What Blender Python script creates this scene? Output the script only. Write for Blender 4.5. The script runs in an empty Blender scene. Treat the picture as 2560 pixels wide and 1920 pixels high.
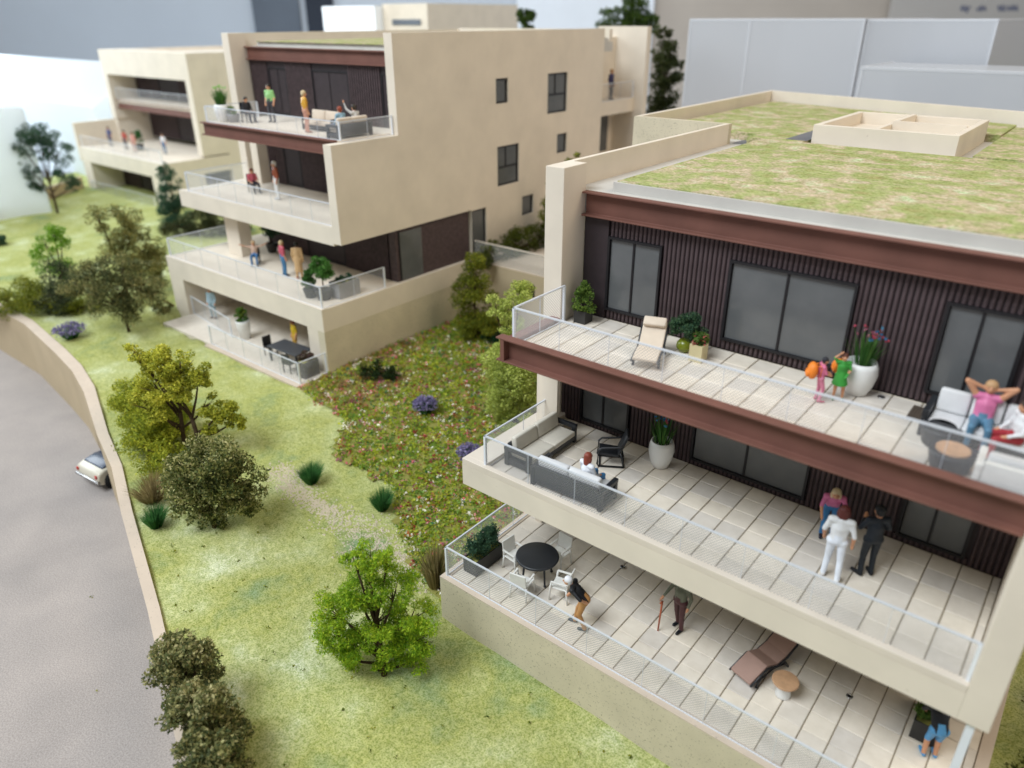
import bpy, bmesh, math, random
import numpy as np
from mathutils import Vector, Matrix
random.seed(7)
RNG = np.random.default_rng(7)
S = bpy.context.scene
COL = S.collection
PI = math.pi

# ------------------------------------------------------------------ camera
YAW, TILT, ROLL = 0.68263, -0.45879, -0.0030
CAM = Vector((11.146, -15.053, 14.184))
fwd = Vector((-math.sin(YAW) * math.cos(TILT), math.cos(YAW) * math.cos(TILT), math.sin(TILT)))
right0 = Vector((math.cos(YAW), math.sin(YAW), 0))
up0 = right0.cross(fwd)
rgt = right0 * math.cos(ROLL) + up0 * math.sin(ROLL)
upv = -right0 * math.sin(ROLL) + up0 * math.cos(ROLL)
cd = bpy.data.cameras.new('camera')
cam = bpy.data.objects.new('camera', cd)
COL.objects.link(cam)
m3 = Matrix((rgt, upv, -fwd)).transposed()
cam.matrix_world = Matrix.Translation(CAM) @ m3.to_4x4()
cd.sensor_width = 36.0
cd.lens = 36.0 * 1851.6 / 2560.0
cd.clip_start = 0.1
cd.clip_end = 2000
cd.dof.use_dof = True
cd.dof.focus_distance = 21.0
cd.dof.aperture_fstop = 0.02604 / 0.17
cd.dof.aperture_blades = 0
S.camera = cam

# ------------------------------------------------------------------ light
W = bpy.data.worlds.new('World')
S.world = W
W.use_nodes = True
bg = W.node_tree.nodes['Background']
bg.inputs[0].default_value = (0.95, 0.975, 1.0, 1)
bg.inputs[1].default_value = 0.32

def area(name, loc, target, sx, sy, watts, col):
    l = bpy.data.lights.new(name, 'AREA')
    l.shape = 'RECTANGLE'
    l.size, l.size_y, l.energy, l.color = sx, sy, watts, col
    o = bpy.data.objects.new(name, l)
    COL.objects.link(o)
    o.location = loc
    o.rotation_euler = (Vector(target) - Vector(loc)).to_track_quat('-Z', 'Y').to_euler()
    return o
area('window_light_front', (-18, -56, 84), (-2, 0, 2), 50, 36, 96000, (0.88, 0.945, 1.0))
area('window_light_left', (-85, -14, 44), (-6, 4, 2), 56, 36, 34000, (0.86, 0.94, 1.0))
area('ceiling_lamp', (44, 22, 60), (0, 6, 4), 46, 30, 20000, (1.0, 0.82, 0.60))
area('added_block_backlight', (-128, 16, 14), (-70, 10, 4), 24, 16, 48000, (0.84, 0.94, 1.0))  # added lamp out of view, backlights the translucent white blocks so they glow
area('added_rear_fill', (-30, 45, 70), (-75, 100, 12), 90, 40, 26000, (0.93, 0.97, 1.0))  # added fill to brighten the room wall and far blocks, no known fixture

S.view_settings.view_transform = 'Standard'
S.view_settings.look = 'None'
S.view_settings.exposure = 0.0
S.view_settings.gamma = 1.0
S.view_settings.use_curve_mapping = False
S.cycles.use_denoising = True
S.cycles.transparent_max_bounces = 40
S.cycles.max_bounces = 7
S.cycles.diffuse_bounces = 4
S.cycles.caustics_reflective = False
S.cycles.caustics_refractive = False

# ------------------------------------------------------------------ materials
MATS = {}
def nodes_of(name):
    m = bpy.data.materials.new(name)
    m.use_nodes = True
    nt = m.node_tree
    b = nt.nodes['Principled BSDF']
    return m, nt, b
def N(nt, t, **kw):
    n = nt.nodes.new(t)
    for k, v in kw.items():
        setattr(n, k, v)
    return n
def setin(n, **kw):
    for k, v in kw.items():
        n.inputs[k].default_value = v
def mixc(nt, fac, a, b, blend='MIX'):
    n = N(nt, 'ShaderNodeMix', data_type='RGBA', blend_type=blend)
    for i, v in ((0, fac), (6, a), (7, b)):
        if hasattr(v, 'is_linked') or isinstance(v, bpy.types.NodeSocket):
            nt.links.new(v, n.inputs[i])
        else:
            n.inputs[i].default_value = v if i == 0 else (*v, 1) if len(v) == 3 else v
    return n.outputs[2]
def ramp(nt, src, stops):
    n = N(nt, 'ShaderNodeValToRGB')
    el = n.color_ramp.elements
    while len(el) < len(stops):
        el.new(0.5)
    for e, (p, c) in zip(el, stops):
        e.position = p
        e.color = (*c, 1) if len(c) == 3 else c
    nt.links.new(src, n.inputs[0])
    return n.outputs[0]
def noise(nt, co, scale, detail=3, rough=0.55):
    n = N(nt, 'ShaderNodeTexNoise')
    setin(n, Scale=scale, Detail=detail, Roughness=rough)
    nt.links.new(co, n.inputs['Vector'])
    return n.outputs['Fac']
def bump(nt, b, h, strength, dist):
    n = N(nt, 'ShaderNodeBump')
    setin(n, Strength=strength, Distance=dist)
    nt.links.new(h, n.inputs['Height'])
    nt.links.new(n.outputs[0], b.inputs['Normal'])
G = (0, 0, 0)
def painted(name, base, rough=0.7, var=0.06, vs=1.5, bs=40, bd=0.004, bstr=0.3, spec=0.3, speck=None, world=False, metal=0):
    """plain paint with faint mottling, fine grain and optional dark speckles"""
    m, nt, b = nodes_of(name)
    tc = N(nt, 'ShaderNodeTexCoord')
    co = tc.outputs['Object']
    if world:
        co = N(nt, 'ShaderNodeNewGeometry').outputs['Position']
    v = noise(nt, co, vs)
    lo = tuple(c * (1 - var) for c in base)
    hi = tuple(min(1, c * (1 + var)) for c in base)
    c = ramp(nt, v, [(0.3, lo), (0.7, hi)])
    if speck:
        sc, thr, scol, amt = speck
        s = noise(nt, co, sc, 2, 0.6)
        f = ramp(nt, s, [(thr, (0, 0, 0)), (thr + 0.05, (amt, amt, amt))])
        c = mixc(nt, f, c, scol)
    nt.links.new(c, b.inputs['Base Color'])
    setin(b, Roughness=rough, Metallic=metal)
    b.inputs['Specular IOR Level'].default_value = spec
    if bstr > 0:
        bump(nt, b, noise(nt, co, bs, 2), bstr, bd)
    MATS[name] = m
    return m
painted('cream', (0.74, 0.66, 0.55), 0.75, 0.055, 0.7, 30, 0.006, 0.4, speck=(7, 0.72, (0.50, 0.42, 0.33), 0.45))
painted('cream_speckled', (0.62, 0.55, 0.41), 0.8, 0.08, 0.8, 60, 0.006, 0.5, speck=(22, 0.63, (0.20, 0.17, 0.12), 0.7))
painted('coping', (0.60, 0.50, 0.40), 0.8, 0.05, 1.2, 60, 0.006, 0.5, speck=(16, 0.66, (0.3, 0.26, 0.22), 0.7))
painted('coping_plain', (0.70, 0.62, 0.52), 0.8, 0.04, 1.2, 60, 0.005, 0.4)
painted('tan', (0.50, 0.40, 0.26), 0.8, 0.06, 0.6, 30, 0.006, 0.4)
painted('roof_grey', (0.55, 0.53, 0.49), 0.8, 0.05, 1.0, 50, 0.005, 0.4)
painted('beam_brown', (0.175, 0.076, 0.056), 0.62, 0.12, 1.2, 30, 0.003, 0.25, 0.35)
painted('slat_dark', (0.078, 0.053, 0.056), 0.6, 0.25, 6, 60, 0.002, 0.3, 0.4)
painted('facade_dark', (0.034, 0.024, 0.027), 0.6, 0.15, 3, 60, 0.002, 0.3, 0.4)
painted('frame_dark', (0.012, 0.011, 0.013), 0.5, 0.1, 3, 60, 0.001, 0.1, 0.4)
painted('rail_white', (0.74, 0.77, 0.82), 0.45, 0.03, 2, 60, 0.001, 0.1, 0.4)
painted('plastic_black', (0.016, 0.018, 0.022), 0.42, 0.15, 4, 80, 0.002, 0.2, 0.5)
painted('plastic_white', (0.74, 0.73, 0.69), 0.4, 0.04, 4, 60, 0.002, 0.1, 0.5)
painted('cushion', (0.62, 0.58, 0.50), 0.8, 0.05, 4, 50, 0.004, 0.3, 0.3)
painted('cushion_white', (0.68, 0.68, 0.68), 0.7, 0.05, 4, 50, 0.004, 0.3, 0.3)
painted('cushion_beige', (0.66, 0.56, 0.45), 0.8, 0.05, 4, 50, 0.004, 0.3, 0.3)
painted('cushion_brown', (0.34, 0.22, 0.18), 0.8, 0.05, 4, 50, 0.004, 0.3, 0.3)
painted('wood_light', (0.50, 0.30, 0.17), 0.6, 0.15, 5, 50, 0.003, 0.3, 0.3)
painted('ceramic_white', (0.78, 0.78, 0.76), 0.45, 0.03, 3, 60, 0.002, 0.1, 0.5)
painted('ceramic_green', (0.16, 0.19, 0.012), 0.25, 0.1, 3, 60, 0.001, 0.1, 0.5)
painted('pot_cream', (0.60, 0.52, 0.30), 0.6, 0.06, 3, 60, 0.002, 0.2, 0.4)
painted('planter_dark', (0.035, 0.034, 0.032), 0.6, 0.15, 3, 60, 0.002, 0.2, 0.4)
painted('planter_grey', (0.28, 0.28, 0.29), 0.6, 0.1, 3, 60, 0.002, 0.2, 0.4)
painted('soil', (0.27, 0.26, 0.07), 0.95, 0.2, 8, 60, 0.01, 0.5, 0.1)
painted('bark', (0.075, 0.05, 0.03), 0.9, 0.25, 6, 30, 0.02, 0.6, 0.1)
painted('grate_brown', (0.11, 0.085, 0.065), 0.6, 0.1, 4, 60, 0.001, 0.1, 0.4)
painted('car_paint', (0.62, 0.58, 0.47), 0.25, 0.02, 2, 60, 0.0, 0.0, 0.5)
painted('car_lilac', (0.05, 0.07, 0.11), 0.2, 0.05, 2, 60, 0.0, 0.0, 0.6)
painted('tyre', (0.012, 0.012, 0.012), 0.7, 0.1, 3, 60, 0.001, 0.1, 0.3)
painted('chrome', (0.5, 0.5, 0.5), 0.25, 0.02, 3, 60, 0.0, 0.0, 0.5, metal=1)
painted('lamp_red', (0.5, 0.03, 0.02), 0.3, 0.02, 3, 60, 0.0, 0.0, 0.5)
painted('cane_red', (0.42, 0.10, 0.04), 0.4, 0.05, 3, 60, 0.0, 0.0, 0.5)
painted('orange', (0.80, 0.22, 0.02), 0.5, 0.05, 3, 60, 0.002, 0.1, 0.4)
painted('wall_paint', (0.56, 0.60, 0.65), 0.9, 0.03, 0.05, 2, 0.01, 0.1, 0.2)
painted('wall_board', (0.52, 0.49, 0.46), 0.7, 0.03, 0.05, 2, 0.01, 0.1, 0.2)
painted('curtain', (0.52, 0.46, 0.40), 0.9, 0.05, 0.1, 2, 0.01, 0.1, 0.2)
painted('navy', (0.030, 0.036, 0.05), 0.6, 0.05, 0.2, 2, 0.01, 0.1, 0.2)
painted('slate', (0.13, 0.15, 0.18), 0.6, 0.05, 0.2, 2, 0.01, 0.1, 0.2)
painted('marker_blue', (0.03, 0.06, 0.18), 0.6, 0.02, 3, 60, 0, 0, 0.3)
painted('lime_card', (0.42, 0.45, 0.04), 0.8, 0.05, 1, 30, 0.004, 0.2, 0.2)
painted('white_model', (0.84, 0.88, 0.93), 0.5, 0.02, 0.3, 20, 0.002, 0.1, 0.4)
painted('joint_sand', (0.27, 0.225, 0.16), 0.9, 0.15, 3, 50, 0.004, 0.3, 0.2)
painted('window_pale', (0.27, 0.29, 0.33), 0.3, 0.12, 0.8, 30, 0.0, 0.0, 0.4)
painted('grey_patch', (0.17, 0.17, 0.18), 0.8, 0.08, 2, 50, 0.004, 0.3, 0.2)

def mat_tile():
    m, nt, b = nodes_of('tile_stone')
    oi = N(nt, 'ShaderNodeObjectInfo')
    pos = N(nt, 'ShaderNodeNewGeometry').outputs['Position']
    v = noise(nt, pos, 3.0, 4)
    c = ramp(nt, v, [(0.3, (0.70, 0.645, 0.56)), (0.7, (0.80, 0.745, 0.66))])
    r = ramp(nt, oi.outputs['Random'], [(0, (0.86, 0.855, 0.87)), (0.5, (0.97, 0.95, 0.93)), (1, (1.05, 1.02, 0.97))])
    c = mixc(nt, 1.0, c, r, 'MULTIPLY')
    nt.links.new(c, b.inputs['Base Color'])
    setin(b, Roughness=0.62)
    b.inputs['Specular IOR Level'].default_value = 0.35
    bump(nt, b, noise(nt, pos, 28, 3), 0.45, 0.008)
    MATS['tile_stone'] = m
mat_tile()

def mat_lawn(name, cols, scale, grain, rough=0.95, gd=0.02, streak=None):
    m, nt, b = nodes_of(name)
    pos = N(nt, 'ShaderNodeNewGeometry').outputs['Position']
    big = noise(nt, pos, scale, 4, 0.6)
    c = ramp(nt, big, [(0.28, cols[0]), (0.45, cols[1]), (0.58, cols[2]), (0.74, cols[3])])
    gco = pos
    if streak:
        mp = N(nt, 'ShaderNodeMapping')
        mp.inputs['Scale'].default_value = streak
        nt.links.new(pos, mp.inputs['Vector'])
        gco = mp.outputs[0]
    fine = noise(nt, gco, grain, 2, 0.7)
    f = ramp(nt, fine, [(0.38, (0, 0, 0)), (0.56, (1, 1, 1))])
    dark = mixc(nt, 1.0, c, (0.55, 0.63, 0.42), 'MULTIPLY')
    c2 = mixc(nt, f, dark, c)
    mid = noise(nt, gco, grain * 0.3, 3, 0.7)
    f2 = ramp(nt, mid, [(0.35, (0.78, 0.80, 0.74)), (0.65, (1.1, 1.08, 1.08))])
    c3 = mixc(nt, 1.0, c2, f2, 'MULTIPLY')
    nt.links.new(c3, b.inputs['Base Color'])
    setin(b, Roughness=rough)
    b.inputs['Specular IOR Level'].default_value = 0.15
    bump(nt, b, fine, 0.8, gd)
    MATS[name] = m
mat_lawn('lawn_flock', [(0.27, 0.36, 0.20), (0.46, 0.47, 0.17), (0.53, 0.55, 0.26), (0.72, 0.75, 0.54)], 0.38, 21, gd=0.02)
mat_lawn('roof_flock', [(0.42, 0.36, 0.17), (0.43, 0.47, 0.20), (0.64, 0.50, 0.38), (0.64, 0.73, 0.48)], 1.3, 17, gd=0.02, streak=(0.7, 1.2, 1))
def mat_road():
    m, nt, b = nodes_of('road_grey')
    pos = N(nt, 'ShaderNodeNewGeometry').outputs['Position']
    big = noise(nt, pos, 0.35, 4)
    c = ramp(nt, big, [(0.3, (0.36, 0.325, 0.305)), (0.7, (0.455, 0.405, 0.375))])
    fine = noise(nt, pos, 22, 3, 0.7)
    f = ramp(nt, fine, [(0.38, (0.74, 0.74, 0.74)), (0.62, (1.05, 1.05, 1.05))])
    nt.links.new(mixc(nt, 1.0, c, f, 'MULTIPLY'), b.inputs['Base Color'])
    setin(b, Roughness=0.9)
    bump(nt, b, fine, 0.6, 0.03)
    MATS['road_grey'] = m
mat_road()
def mat_glass():
    m, nt, b = nodes_of('window_grey')
    pos = N(nt, 'ShaderNodeNewGeometry').outputs['Position']
    v = noise(nt, pos, 1.2, 3)
    c = ramp(nt, v, [(0.3, (0.105, 0.110, 0.113)), (0.7, (0.130, 0.135, 0.138))])
    nt.links.new(c, b.inputs['Base Color'])
    setin(b, Roughness=0.14)
    b.inputs['Specular IOR Level'].default_value = 0.45
    MATS['window_grey'] = m
mat_glass()
def mat_panel():
    """clear acrylic printed with a fine white perforated mesh"""
    m, nt, b = nodes_of('rail_mesh')
    tc = N(nt, 'ShaderNodeTexCoord')
    sp = N(nt, 'ShaderNodeSeparateXYZ')
    nt.links.new(tc.outputs['Object'], sp.inputs[0])
    def mth(op, a, c):
        n = N(nt, 'ShaderNodeMath', operation=op)
        for i, v in enumerate((a, c)):
            if isinstance(v, bpy.types.NodeSocket):
                nt.links.new(v, n.inputs[i])
            else:
                n.inputs[i].default_value = v
        return n.outputs[0]
    cx = mth('ADD', sp.outputs[0], sp.outputs[2])
    cz = mth('SUBTRACT', sp.outputs[0], sp.outputs[2])
    cb = N(nt, 'ShaderNodeCombineXYZ')
    nt.links.new(mth('MULTIPLY', cx, 13.0), cb.inputs[0])
    nt.links.new(mth('MULTIPLY', cz, 13.0), cb.inputs[1])
    vo = N(nt, 'ShaderNodeTexVoronoi', voronoi_dimensions='2D')
    setin(vo, Scale=1.0, Randomness=0.0)
    nt.links.new(cb.outputs[0], vo.inputs['Vector'])
    f = ramp(nt, vo.outputs['Distance'], [(0.37, (0.0, 0.0, 0.0)), (0.43, (0.24, 0.24, 0.24))])
    tr = N(nt, 'ShaderNodeBsdfTransparent')
    setin(b, Roughness=0.35)
    b.inputs['Base Color'].default_value = (0.86, 0.88, 0.91, 1)
    tl = N(nt, 'ShaderNodeBsdfTranslucent')
    tl.inputs[0].default_value = (0.9, 0.92, 0.95, 1)
    body = N(nt, 'ShaderNodeMixShader')
    body.inputs[0].default_value = 0.5
    nt.links.new(b.outputs[0], body.inputs[1])
    nt.links.new(tl.outputs[0], body.inputs[2])
    mx = N(nt, 'ShaderNodeMixShader')
    nt.links.new(f, mx.inputs[0])
    nt.links.new(tr.outputs[0], mx.inputs[1])
    nt.links.new(body.outputs[0], mx.inputs[2])
    nt.links.new(mx.outputs[0], nt.nodes['Material Output'].inputs[0])
    MATS['rail_mesh'] = m
mat_panel()
def mat_frost(name, alpha, col):
    m, nt, b = nodes_of(name)
    tr = N(nt, 'ShaderNodeBsdfTransparent')
    b.inputs['Base Color'].default_value = (*col, 1)
    setin(b, Roughness=0.35)
    mx = N(nt, 'ShaderNodeMixShader')
    mx.inputs[0].default_value = alpha
    nt.links.new(tr.outputs[0], mx.inputs[1])
    nt.links.new(b.outputs[0], mx.inputs[2])
    nt.links.new(mx.outputs[0], nt.nodes['Material Output'].inputs[0])
    MATS[name] = m
mat_frost('acrylic', 0.72, (0.60, 0.62, 0.66))
mat_frost('acrylic_edge', 0.5, (0.80, 0.82, 0.86))
mat_frost('rail_thin', 0.45, (0.74, 0.77, 0.82))
mat_frost('rail_top', 0.75, (0.74, 0.77, 0.82))
mat_frost('glass_clear', 0.22, (0.6, 0.6, 0.55))
def mat_leaf():
    m, nt, b = nodes_of('leaf')
    a = N(nt, 'ShaderNodeAttribute', attribute_name='col')
    nt.links.new(a.outputs['Color'], b.inputs['Base Color'])
    setin(b, Roughness=0.65)
    b.inputs['Specular IOR Level'].default_value = 0.25
    tl = N(nt, 'ShaderNodeBsdfTranslucent')
    nt.links.new(a.outputs['Color'], tl.inputs[0])
    mx = N(nt, 'ShaderNodeMixShader')
    mx.inputs[0].default_value = 0.4
    nt.links.new(b.outputs[0], mx.inputs[1])
    nt.links.new(tl.outputs[0], mx.inputs[2])
    nt.links.new(mx.outputs[0], nt.nodes['Material Output'].inputs[0])
    MATS['leaf'] = m
mat_leaf()
def mat_backlit():
    m, nt, b = nodes_of('white_acrylic')
    b.inputs['Base Color'].default_value = (0.92, 0.95, 0.98, 1)
    tl = N(nt, 'ShaderNodeBsdfTranslucent')
    tl.inputs[0].default_value = (0.93, 0.97, 1, 1)
    mx = N(nt, 'ShaderNodeMixShader')
    mx.inputs[0].default_value = 0.6
    nt.links.new(b.outputs[0], mx.inputs[1])
    nt.links.new(tl.outputs[0], mx.inputs[2])
    nt.links.new(mx.outputs[0], nt.nodes['Material Output'].inputs[0])
    MATS['white_acrylic'] = m
mat_backlit()
def solid(rgb, rough=0.5):
    k = 'paint_%02x%02x%02x' % tuple(int(255 * c) for c in rgb)
    return k if k in MATS else (painted(k, rgb, rough, 0.08, 6, 60, 0.001, 0.15, 0.35) and k)

# ------------------------------------------------------------------ mesh helpers
class MB:
    def __init__(s):
        s.v, s.f = [], []
    def add(s, vs, fs):
        o = len(s.v)
        s.v += [tuple(v) for v in vs]
        s.f += [tuple(i + o for i in f) for f in fs]
        return s
    def box(s, x0, x1, y0, y1, z0, z1):
        vs = [(x, y, z) for z in (z0, z1) for y in (y0, y1) for x in (x0, x1)]
        return s.add(vs, [(0, 2, 3, 1), (4, 5, 7, 6), (0, 1, 5, 4), (2, 6, 7, 3), (0, 4, 6, 2), (1, 3, 7, 5)])
    def obox(s, c, half, mat):
        vs = [Vector(c) + mat @ Vector((sx * half[0], sy * half[1], sz * half[2])) for sz in (-1, 1) for sy in (-1, 1) for sx in (-1, 1)]
        return s.add(vs, [(0, 2, 3, 1), (4, 5, 7, 6), (0, 1, 5, 4), (2, 6, 7, 3), (0, 4, 6, 2), (1, 3, 7, 5)])
    def prism(s, poly, z0, z1):
        n = len(poly)
        vs = [(x, y, z0) for x, y in poly] + [(x, y, z1) for x, y in poly]
        fs = [tuple(range(n))[::-1], tuple(range(n, 2 * n))]
        fs += [(i, (i + 1) % n, n + (i + 1) % n, n + i) for i in range(n)]
        return s.add(vs, fs)
    def extrude(s, poly, axis, a0, a1):
        """polygon of (p,q) pairs pushed along an axis: x -> (y,z), y -> (x,z)"""
        n = len(poly)
        mk = (lambda p, a: (a, p[0], p[1])) if axis == 'x' else (lambda p, a: (p[0], a, p[1]))
        vs = [mk(p, a0) for p in poly] + [mk(p, a1) for p in poly]
        fs = [tuple(range(n))[::-1], tuple(range(n, 2 * n))]
        fs += [(i, (i + 1) % n, n + (i + 1) % n, n + i) for i in range(n)]
        return s.add(vs, fs)
    def tube(s, pts, rads, n=8, cap=True):
        pts = [Vector(p) for p in pts]
        if not hasattr(rads, '__len__'):
            rads = [rads] * len(pts)
        vs, fs = [], []
        for i, p in enumerate(pts):
            a = pts[max(0, i - 1)]
            b = pts[min(len(pts) - 1, i + 1)]
            d = (b - a).normalized()
            u = d.cross(Vector((0, 0, 1)))
            if u.length < 1e-3:
                u = d.cross(Vector((1, 0, 0)))
            u.normalize()
            w = d.cross(u)
            for k in range(n):
                t = 2 * PI * k / n
                vs.append(p + (u * math.cos(t) + w * math.sin(t)) * rads[i])
        for i in range(len(pts) - 1):
            for k in range(n):
                fs.append((i * n + k, i * n + (k + 1) % n, (i + 1) * n + (k + 1) % n, (i + 1) * n + k))
        if cap:
            fs.append(tuple(range(n))[::-1])
            fs.append(tuple(range((len(pts) - 1) * n, len(pts) * n)))
        return s.add(vs, fs)
    def lathe(s, prof, c=(0, 0, 0), n=24):
        vs = [(c[0] + r * math.cos(2 * PI * k / n), c[1] + r * math.sin(2 * PI * k / n), c[2] + z) for r, z in prof for k in range(n)]
        fs = [(i * n + k, i * n + (k + 1) % n, (i + 1) * n + (k + 1) % n, (i + 1) * n + k) for i in range(len(prof) - 1) for k in range(n)]
        fs.append(tuple(range(n))[::-1])
        fs.append(tuple(range((len(prof) - 1) * n, len(prof) * n)))
        return s.add(vs, fs)
    def ball(s, c, r, n=10, m=6):
        c = Vector(c)
        if not hasattr(r, '__len__'):
            r = (r, r, r)
        vs = [c + Vector((0, 0, -r[2]))]
        for i in range(1, m):
            ph = -PI / 2 + PI * i / m
            for k in range(n):
                t = 2 * PI * k / n
                vs.append(c + Vector((r[0] * math.cos(ph) * math.cos(t), r[1] * math.cos(ph) * math.sin(t), r[2] * math.sin(ph))))
        vs.append(c + Vector((0, 0, r[2])))
        fs = [(0, 1 + (k + 1) % n, 1 + k) for k in range(n)]
        for i in range(m - 2):
            fs += [(1 + i * n + k, 1 + i * n + (k + 1) % n, 1 + (i + 1) * n + (k + 1) % n, 1 + (i + 1) * n + k) for k in range(n)]
        t = len(vs) - 1
        fs += [(t, 1 + (m - 2) * n + k, 1 + (m - 2) * n + (k + 1) % n) for k in range(n)]
        return s.add(vs, fs)
    def mesh(s, name, mat, smooth=False):
        me = bpy.data.meshes.new(name)
        me.from_pydata(s.v, [], s.f)
        me.materials.append(MATS[mat])
        if smooth:
            me.polygons.foreach_set('use_smooth', [True] * len(me.polygons))
        me.update()
        return me
    def build(s, name, mat, parent=None, smooth=False, bevel=0, seg=2, loc=None):
        return link(name, s.mesh(name, mat, smooth), parent, bevel, seg, loc)
def link(name, me, parent=None, bevel=0, seg=2, loc=None, rz=None):
    o = bpy.data.objects.new(name, me)
    COL.objects.link(o)
    if parent:
        o.parent = parent
    if loc is not None:
        o.location = loc
    if rz is not None:
        o.rotation_euler[2] = rz
    if bevel:
        md = o.modifiers.new('edge', 'BEVEL')
        md.width, md.segments, md.limit_method = bevel, seg, 'ANGLE'
    return o
def tag(o, label=None, cat=None, group=None, kind=None):
    for k, v in (('label', label), ('category', cat), ('group', group), ('kind', kind)):
        if v:
            o[k] = v
    return o
def empty(name, loc=(0, 0, 0), rz=0, **kw):
    o = bpy.data.objects.new(name, None)
    COL.objects.link(o)
    o.location = loc
    o.rotation_euler[2] = rz
    o.empty_display_size = 0.1
    return tag(o, **kw)
def B(name, mat, parent, x0, x1, y0, y1, z0, z1, bevel=0.0, seg=1):
    return MB().box(x0, x1, y0, y1, z0, z1).build(name, mat, parent, False, bevel, seg)

# ------------------------------------------------------------------ setting: lawn, road
KX = [-80, -52, -40, -27, -20, -14, -7, -.8, 6, 20]
KZ = [-.6, -.55, -.3, -.2, -.22, -.2, -.88, -1.52, -1.72, -1.85]
def lawn_z(x, y):
    z = float(np.interp(x, KX, KZ))
    return z + (min(.03 * (y + 3.6), .3) if y > -3.6 else .05 * (y + 3.6))
WIN = [(-75, -2.9), (-36.03, -2.64), (-31.69, -2.59), (-26.31, -3.17), (-23.78, -3.51), (-21.16, -4.11), (-16.74, -5.59), (-14.05, -6.35), (-11.48, -7.31), (-7.06, -8.81), (-2.0, -10.71), (6, -13.6)]
WOUT = [(-75, -3.4), (-35.5, -3.14), (-31.4, -3.10), (-26.0, -3.72), (-23.4, -4.08), (-20.95, -4.66), (-16.85, -5.95), (-14.16, -6.67), (-11.60, -7.62), (-7.17, -9.11), (-2.10, -11.0), (5.9, -13.9)]
def wall_in_y(x):
    return float(np.interp(x, [p[0] for p in WIN], [p[1] for p in WIN]))
def make_lawn():
    xs = np.linspace(-75, 16, 260)
    ts = np.linspace(0, 1, 90) ** 1.3
    v, f = [], []
    for x in xs:
        y0 = wall_in_y(x) - 0.06
        for t in ts:
            y = y0 + (34 - y0) * t
            z = lawn_z(x, y) + 0.03 * math.sin(x * .9 + y * .7) + 0.02 * math.sin(x * 2.1 - y * 1.3)
            if -26.6 < x < -14.2 and 1.6 < y < 12.5:
                z = -1.0
            v.append((x, y, z))
    n = len(ts)
    for i in range(len(xs) - 1):
        for j in range(n - 1):
            a = i * n + j
            f.append((a, a + n, a + n + 1, a + 1))
    o = MB().add(v, f).build('lawn', 'lawn_flock', None, True)
    tag(o, 'pale green flocked lawn sloping around the buildings', 'lawn', kind='structure')
make_lawn()
o = MB().add([(-80, -60, -3), (30, -60, -3), (30, 4, -3), (-80, 4, -3)], [(0, 1, 2, 3)]).build('road', 'road_grey')
tag(o, 'smooth grey road curving below the retaining wall', 'road', kind='structure')
o = B('ground', 'wall_paint', None, -330, 160, -140, 330, -9.5, -9.0)
tag(o, 'dim floor far below the model', 'floor', kind='structure')

def make_retaining_wall():
    root = empty('retaining_wall', (-10, -8, -3), label='sand coloured retaining wall between the grey road and the lawn', cat='wall')
    mb = MB()
    n = len(WIN)
    zt = [lawn_z(*p) + 0.12 for p in WIN]
    inv = root.location
    def rel(p, z):
        return (p[0] - inv[0], p[1] - inv[1], z - inv[2])
    for i in range(n - 1):
        zb0 = zb1 = -3.3
        if i == 5:   # garage opening under the lintel
            zb0 = zb1 = -1.55
        a, b, c, d = WIN[i], WIN[i + 1], WOUT[i + 1], WOUT[i]
        vs = [rel(a, zb0), rel(b, zb1), rel(c, zb1), rel(d, zb0), rel(a, zt[i]), rel(b, zt[i + 1]), rel(c, zt[i + 1]), rel(d, zt[i])]
        fs = [(3, 2, 6, 7), (0, 4, 5, 1), (4, 7, 6, 5)]
        if i in (0, 4, 5, 6) or i == n - 2:
            fs += [(0, 3, 7, 4), (1, 5, 6, 2)]
        if i == 5:
            fs.append((0, 1, 2, 3))
        mb.add(vs, fs)
    mb.build('wall_body', 'tan', root)
    cp = MB()
    for i in range(n - 1):
        a, b, c, d = WIN[i], WIN[i + 1], WOUT[i + 1], WOUT[i]
        cp.add([rel(a, zt[i] + .012), rel(b, zt[i + 1] + .012), rel(c, zt[i + 1] + .012), rel(d, zt[i] + .012)], [(0, 3, 2, 1)])
    cp.build('coping', 'coping', root)
make_retaining_wall()

# ------------------------------------------------------------------ railings
def railing(parent, p0, p1, z0, h, step=1.45, posts=(True, True), inv=(0, 0, 0), panes=True, r=0.022, bottom=True):
    """white framed acrylic balustrade from p0 to p1 (part of its building: railing > post, rail, panel)"""
    p0, p1 = Vector(p0), Vector(p1)
    d = p1 - p0
    L = d.length
    ang = math.atan2(d.y, d.x)
    rl = bpy.data.objects.new('railing', None)
    COL.objects.link(rl)
    rl.parent = parent
    rl.location = (p0.x - inv[0], p0.y - inv[1], z0 - inv[2])
    rl.rotation_euler[2] = ang
    B('top_rail', 'rail_top', rl, -r, L + r, -r, r, h - 0.018, h + 0.018)
    if bottom:
        B('bottom_rail', 'rail_white', rl, 0, L, -r * .6, r * .6, 0.010, 0.034)
    n = max(1, round(L / step))
    for i in range(n + 1):
        if (i == 0 and not posts[0]) or (i == n and not posts[1]):
            continue
        x = L * i / n
        w = r * 1.4 if i in (0, n) else r * 0.36
        B('post', 'rail_white' if i in (0, n) else 'rail_thin', rl, x - w, x + w, -w - .004, w + .004, 0.004, h - .02)
    if panes:
        for i in range(n):
            a, b = L * i / n, L * (i + 1) / n
            B('panel', 'rail_mesh', rl, a + .02, b - .02, -.006, .006, .03, h - .02)
    return rl

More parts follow.
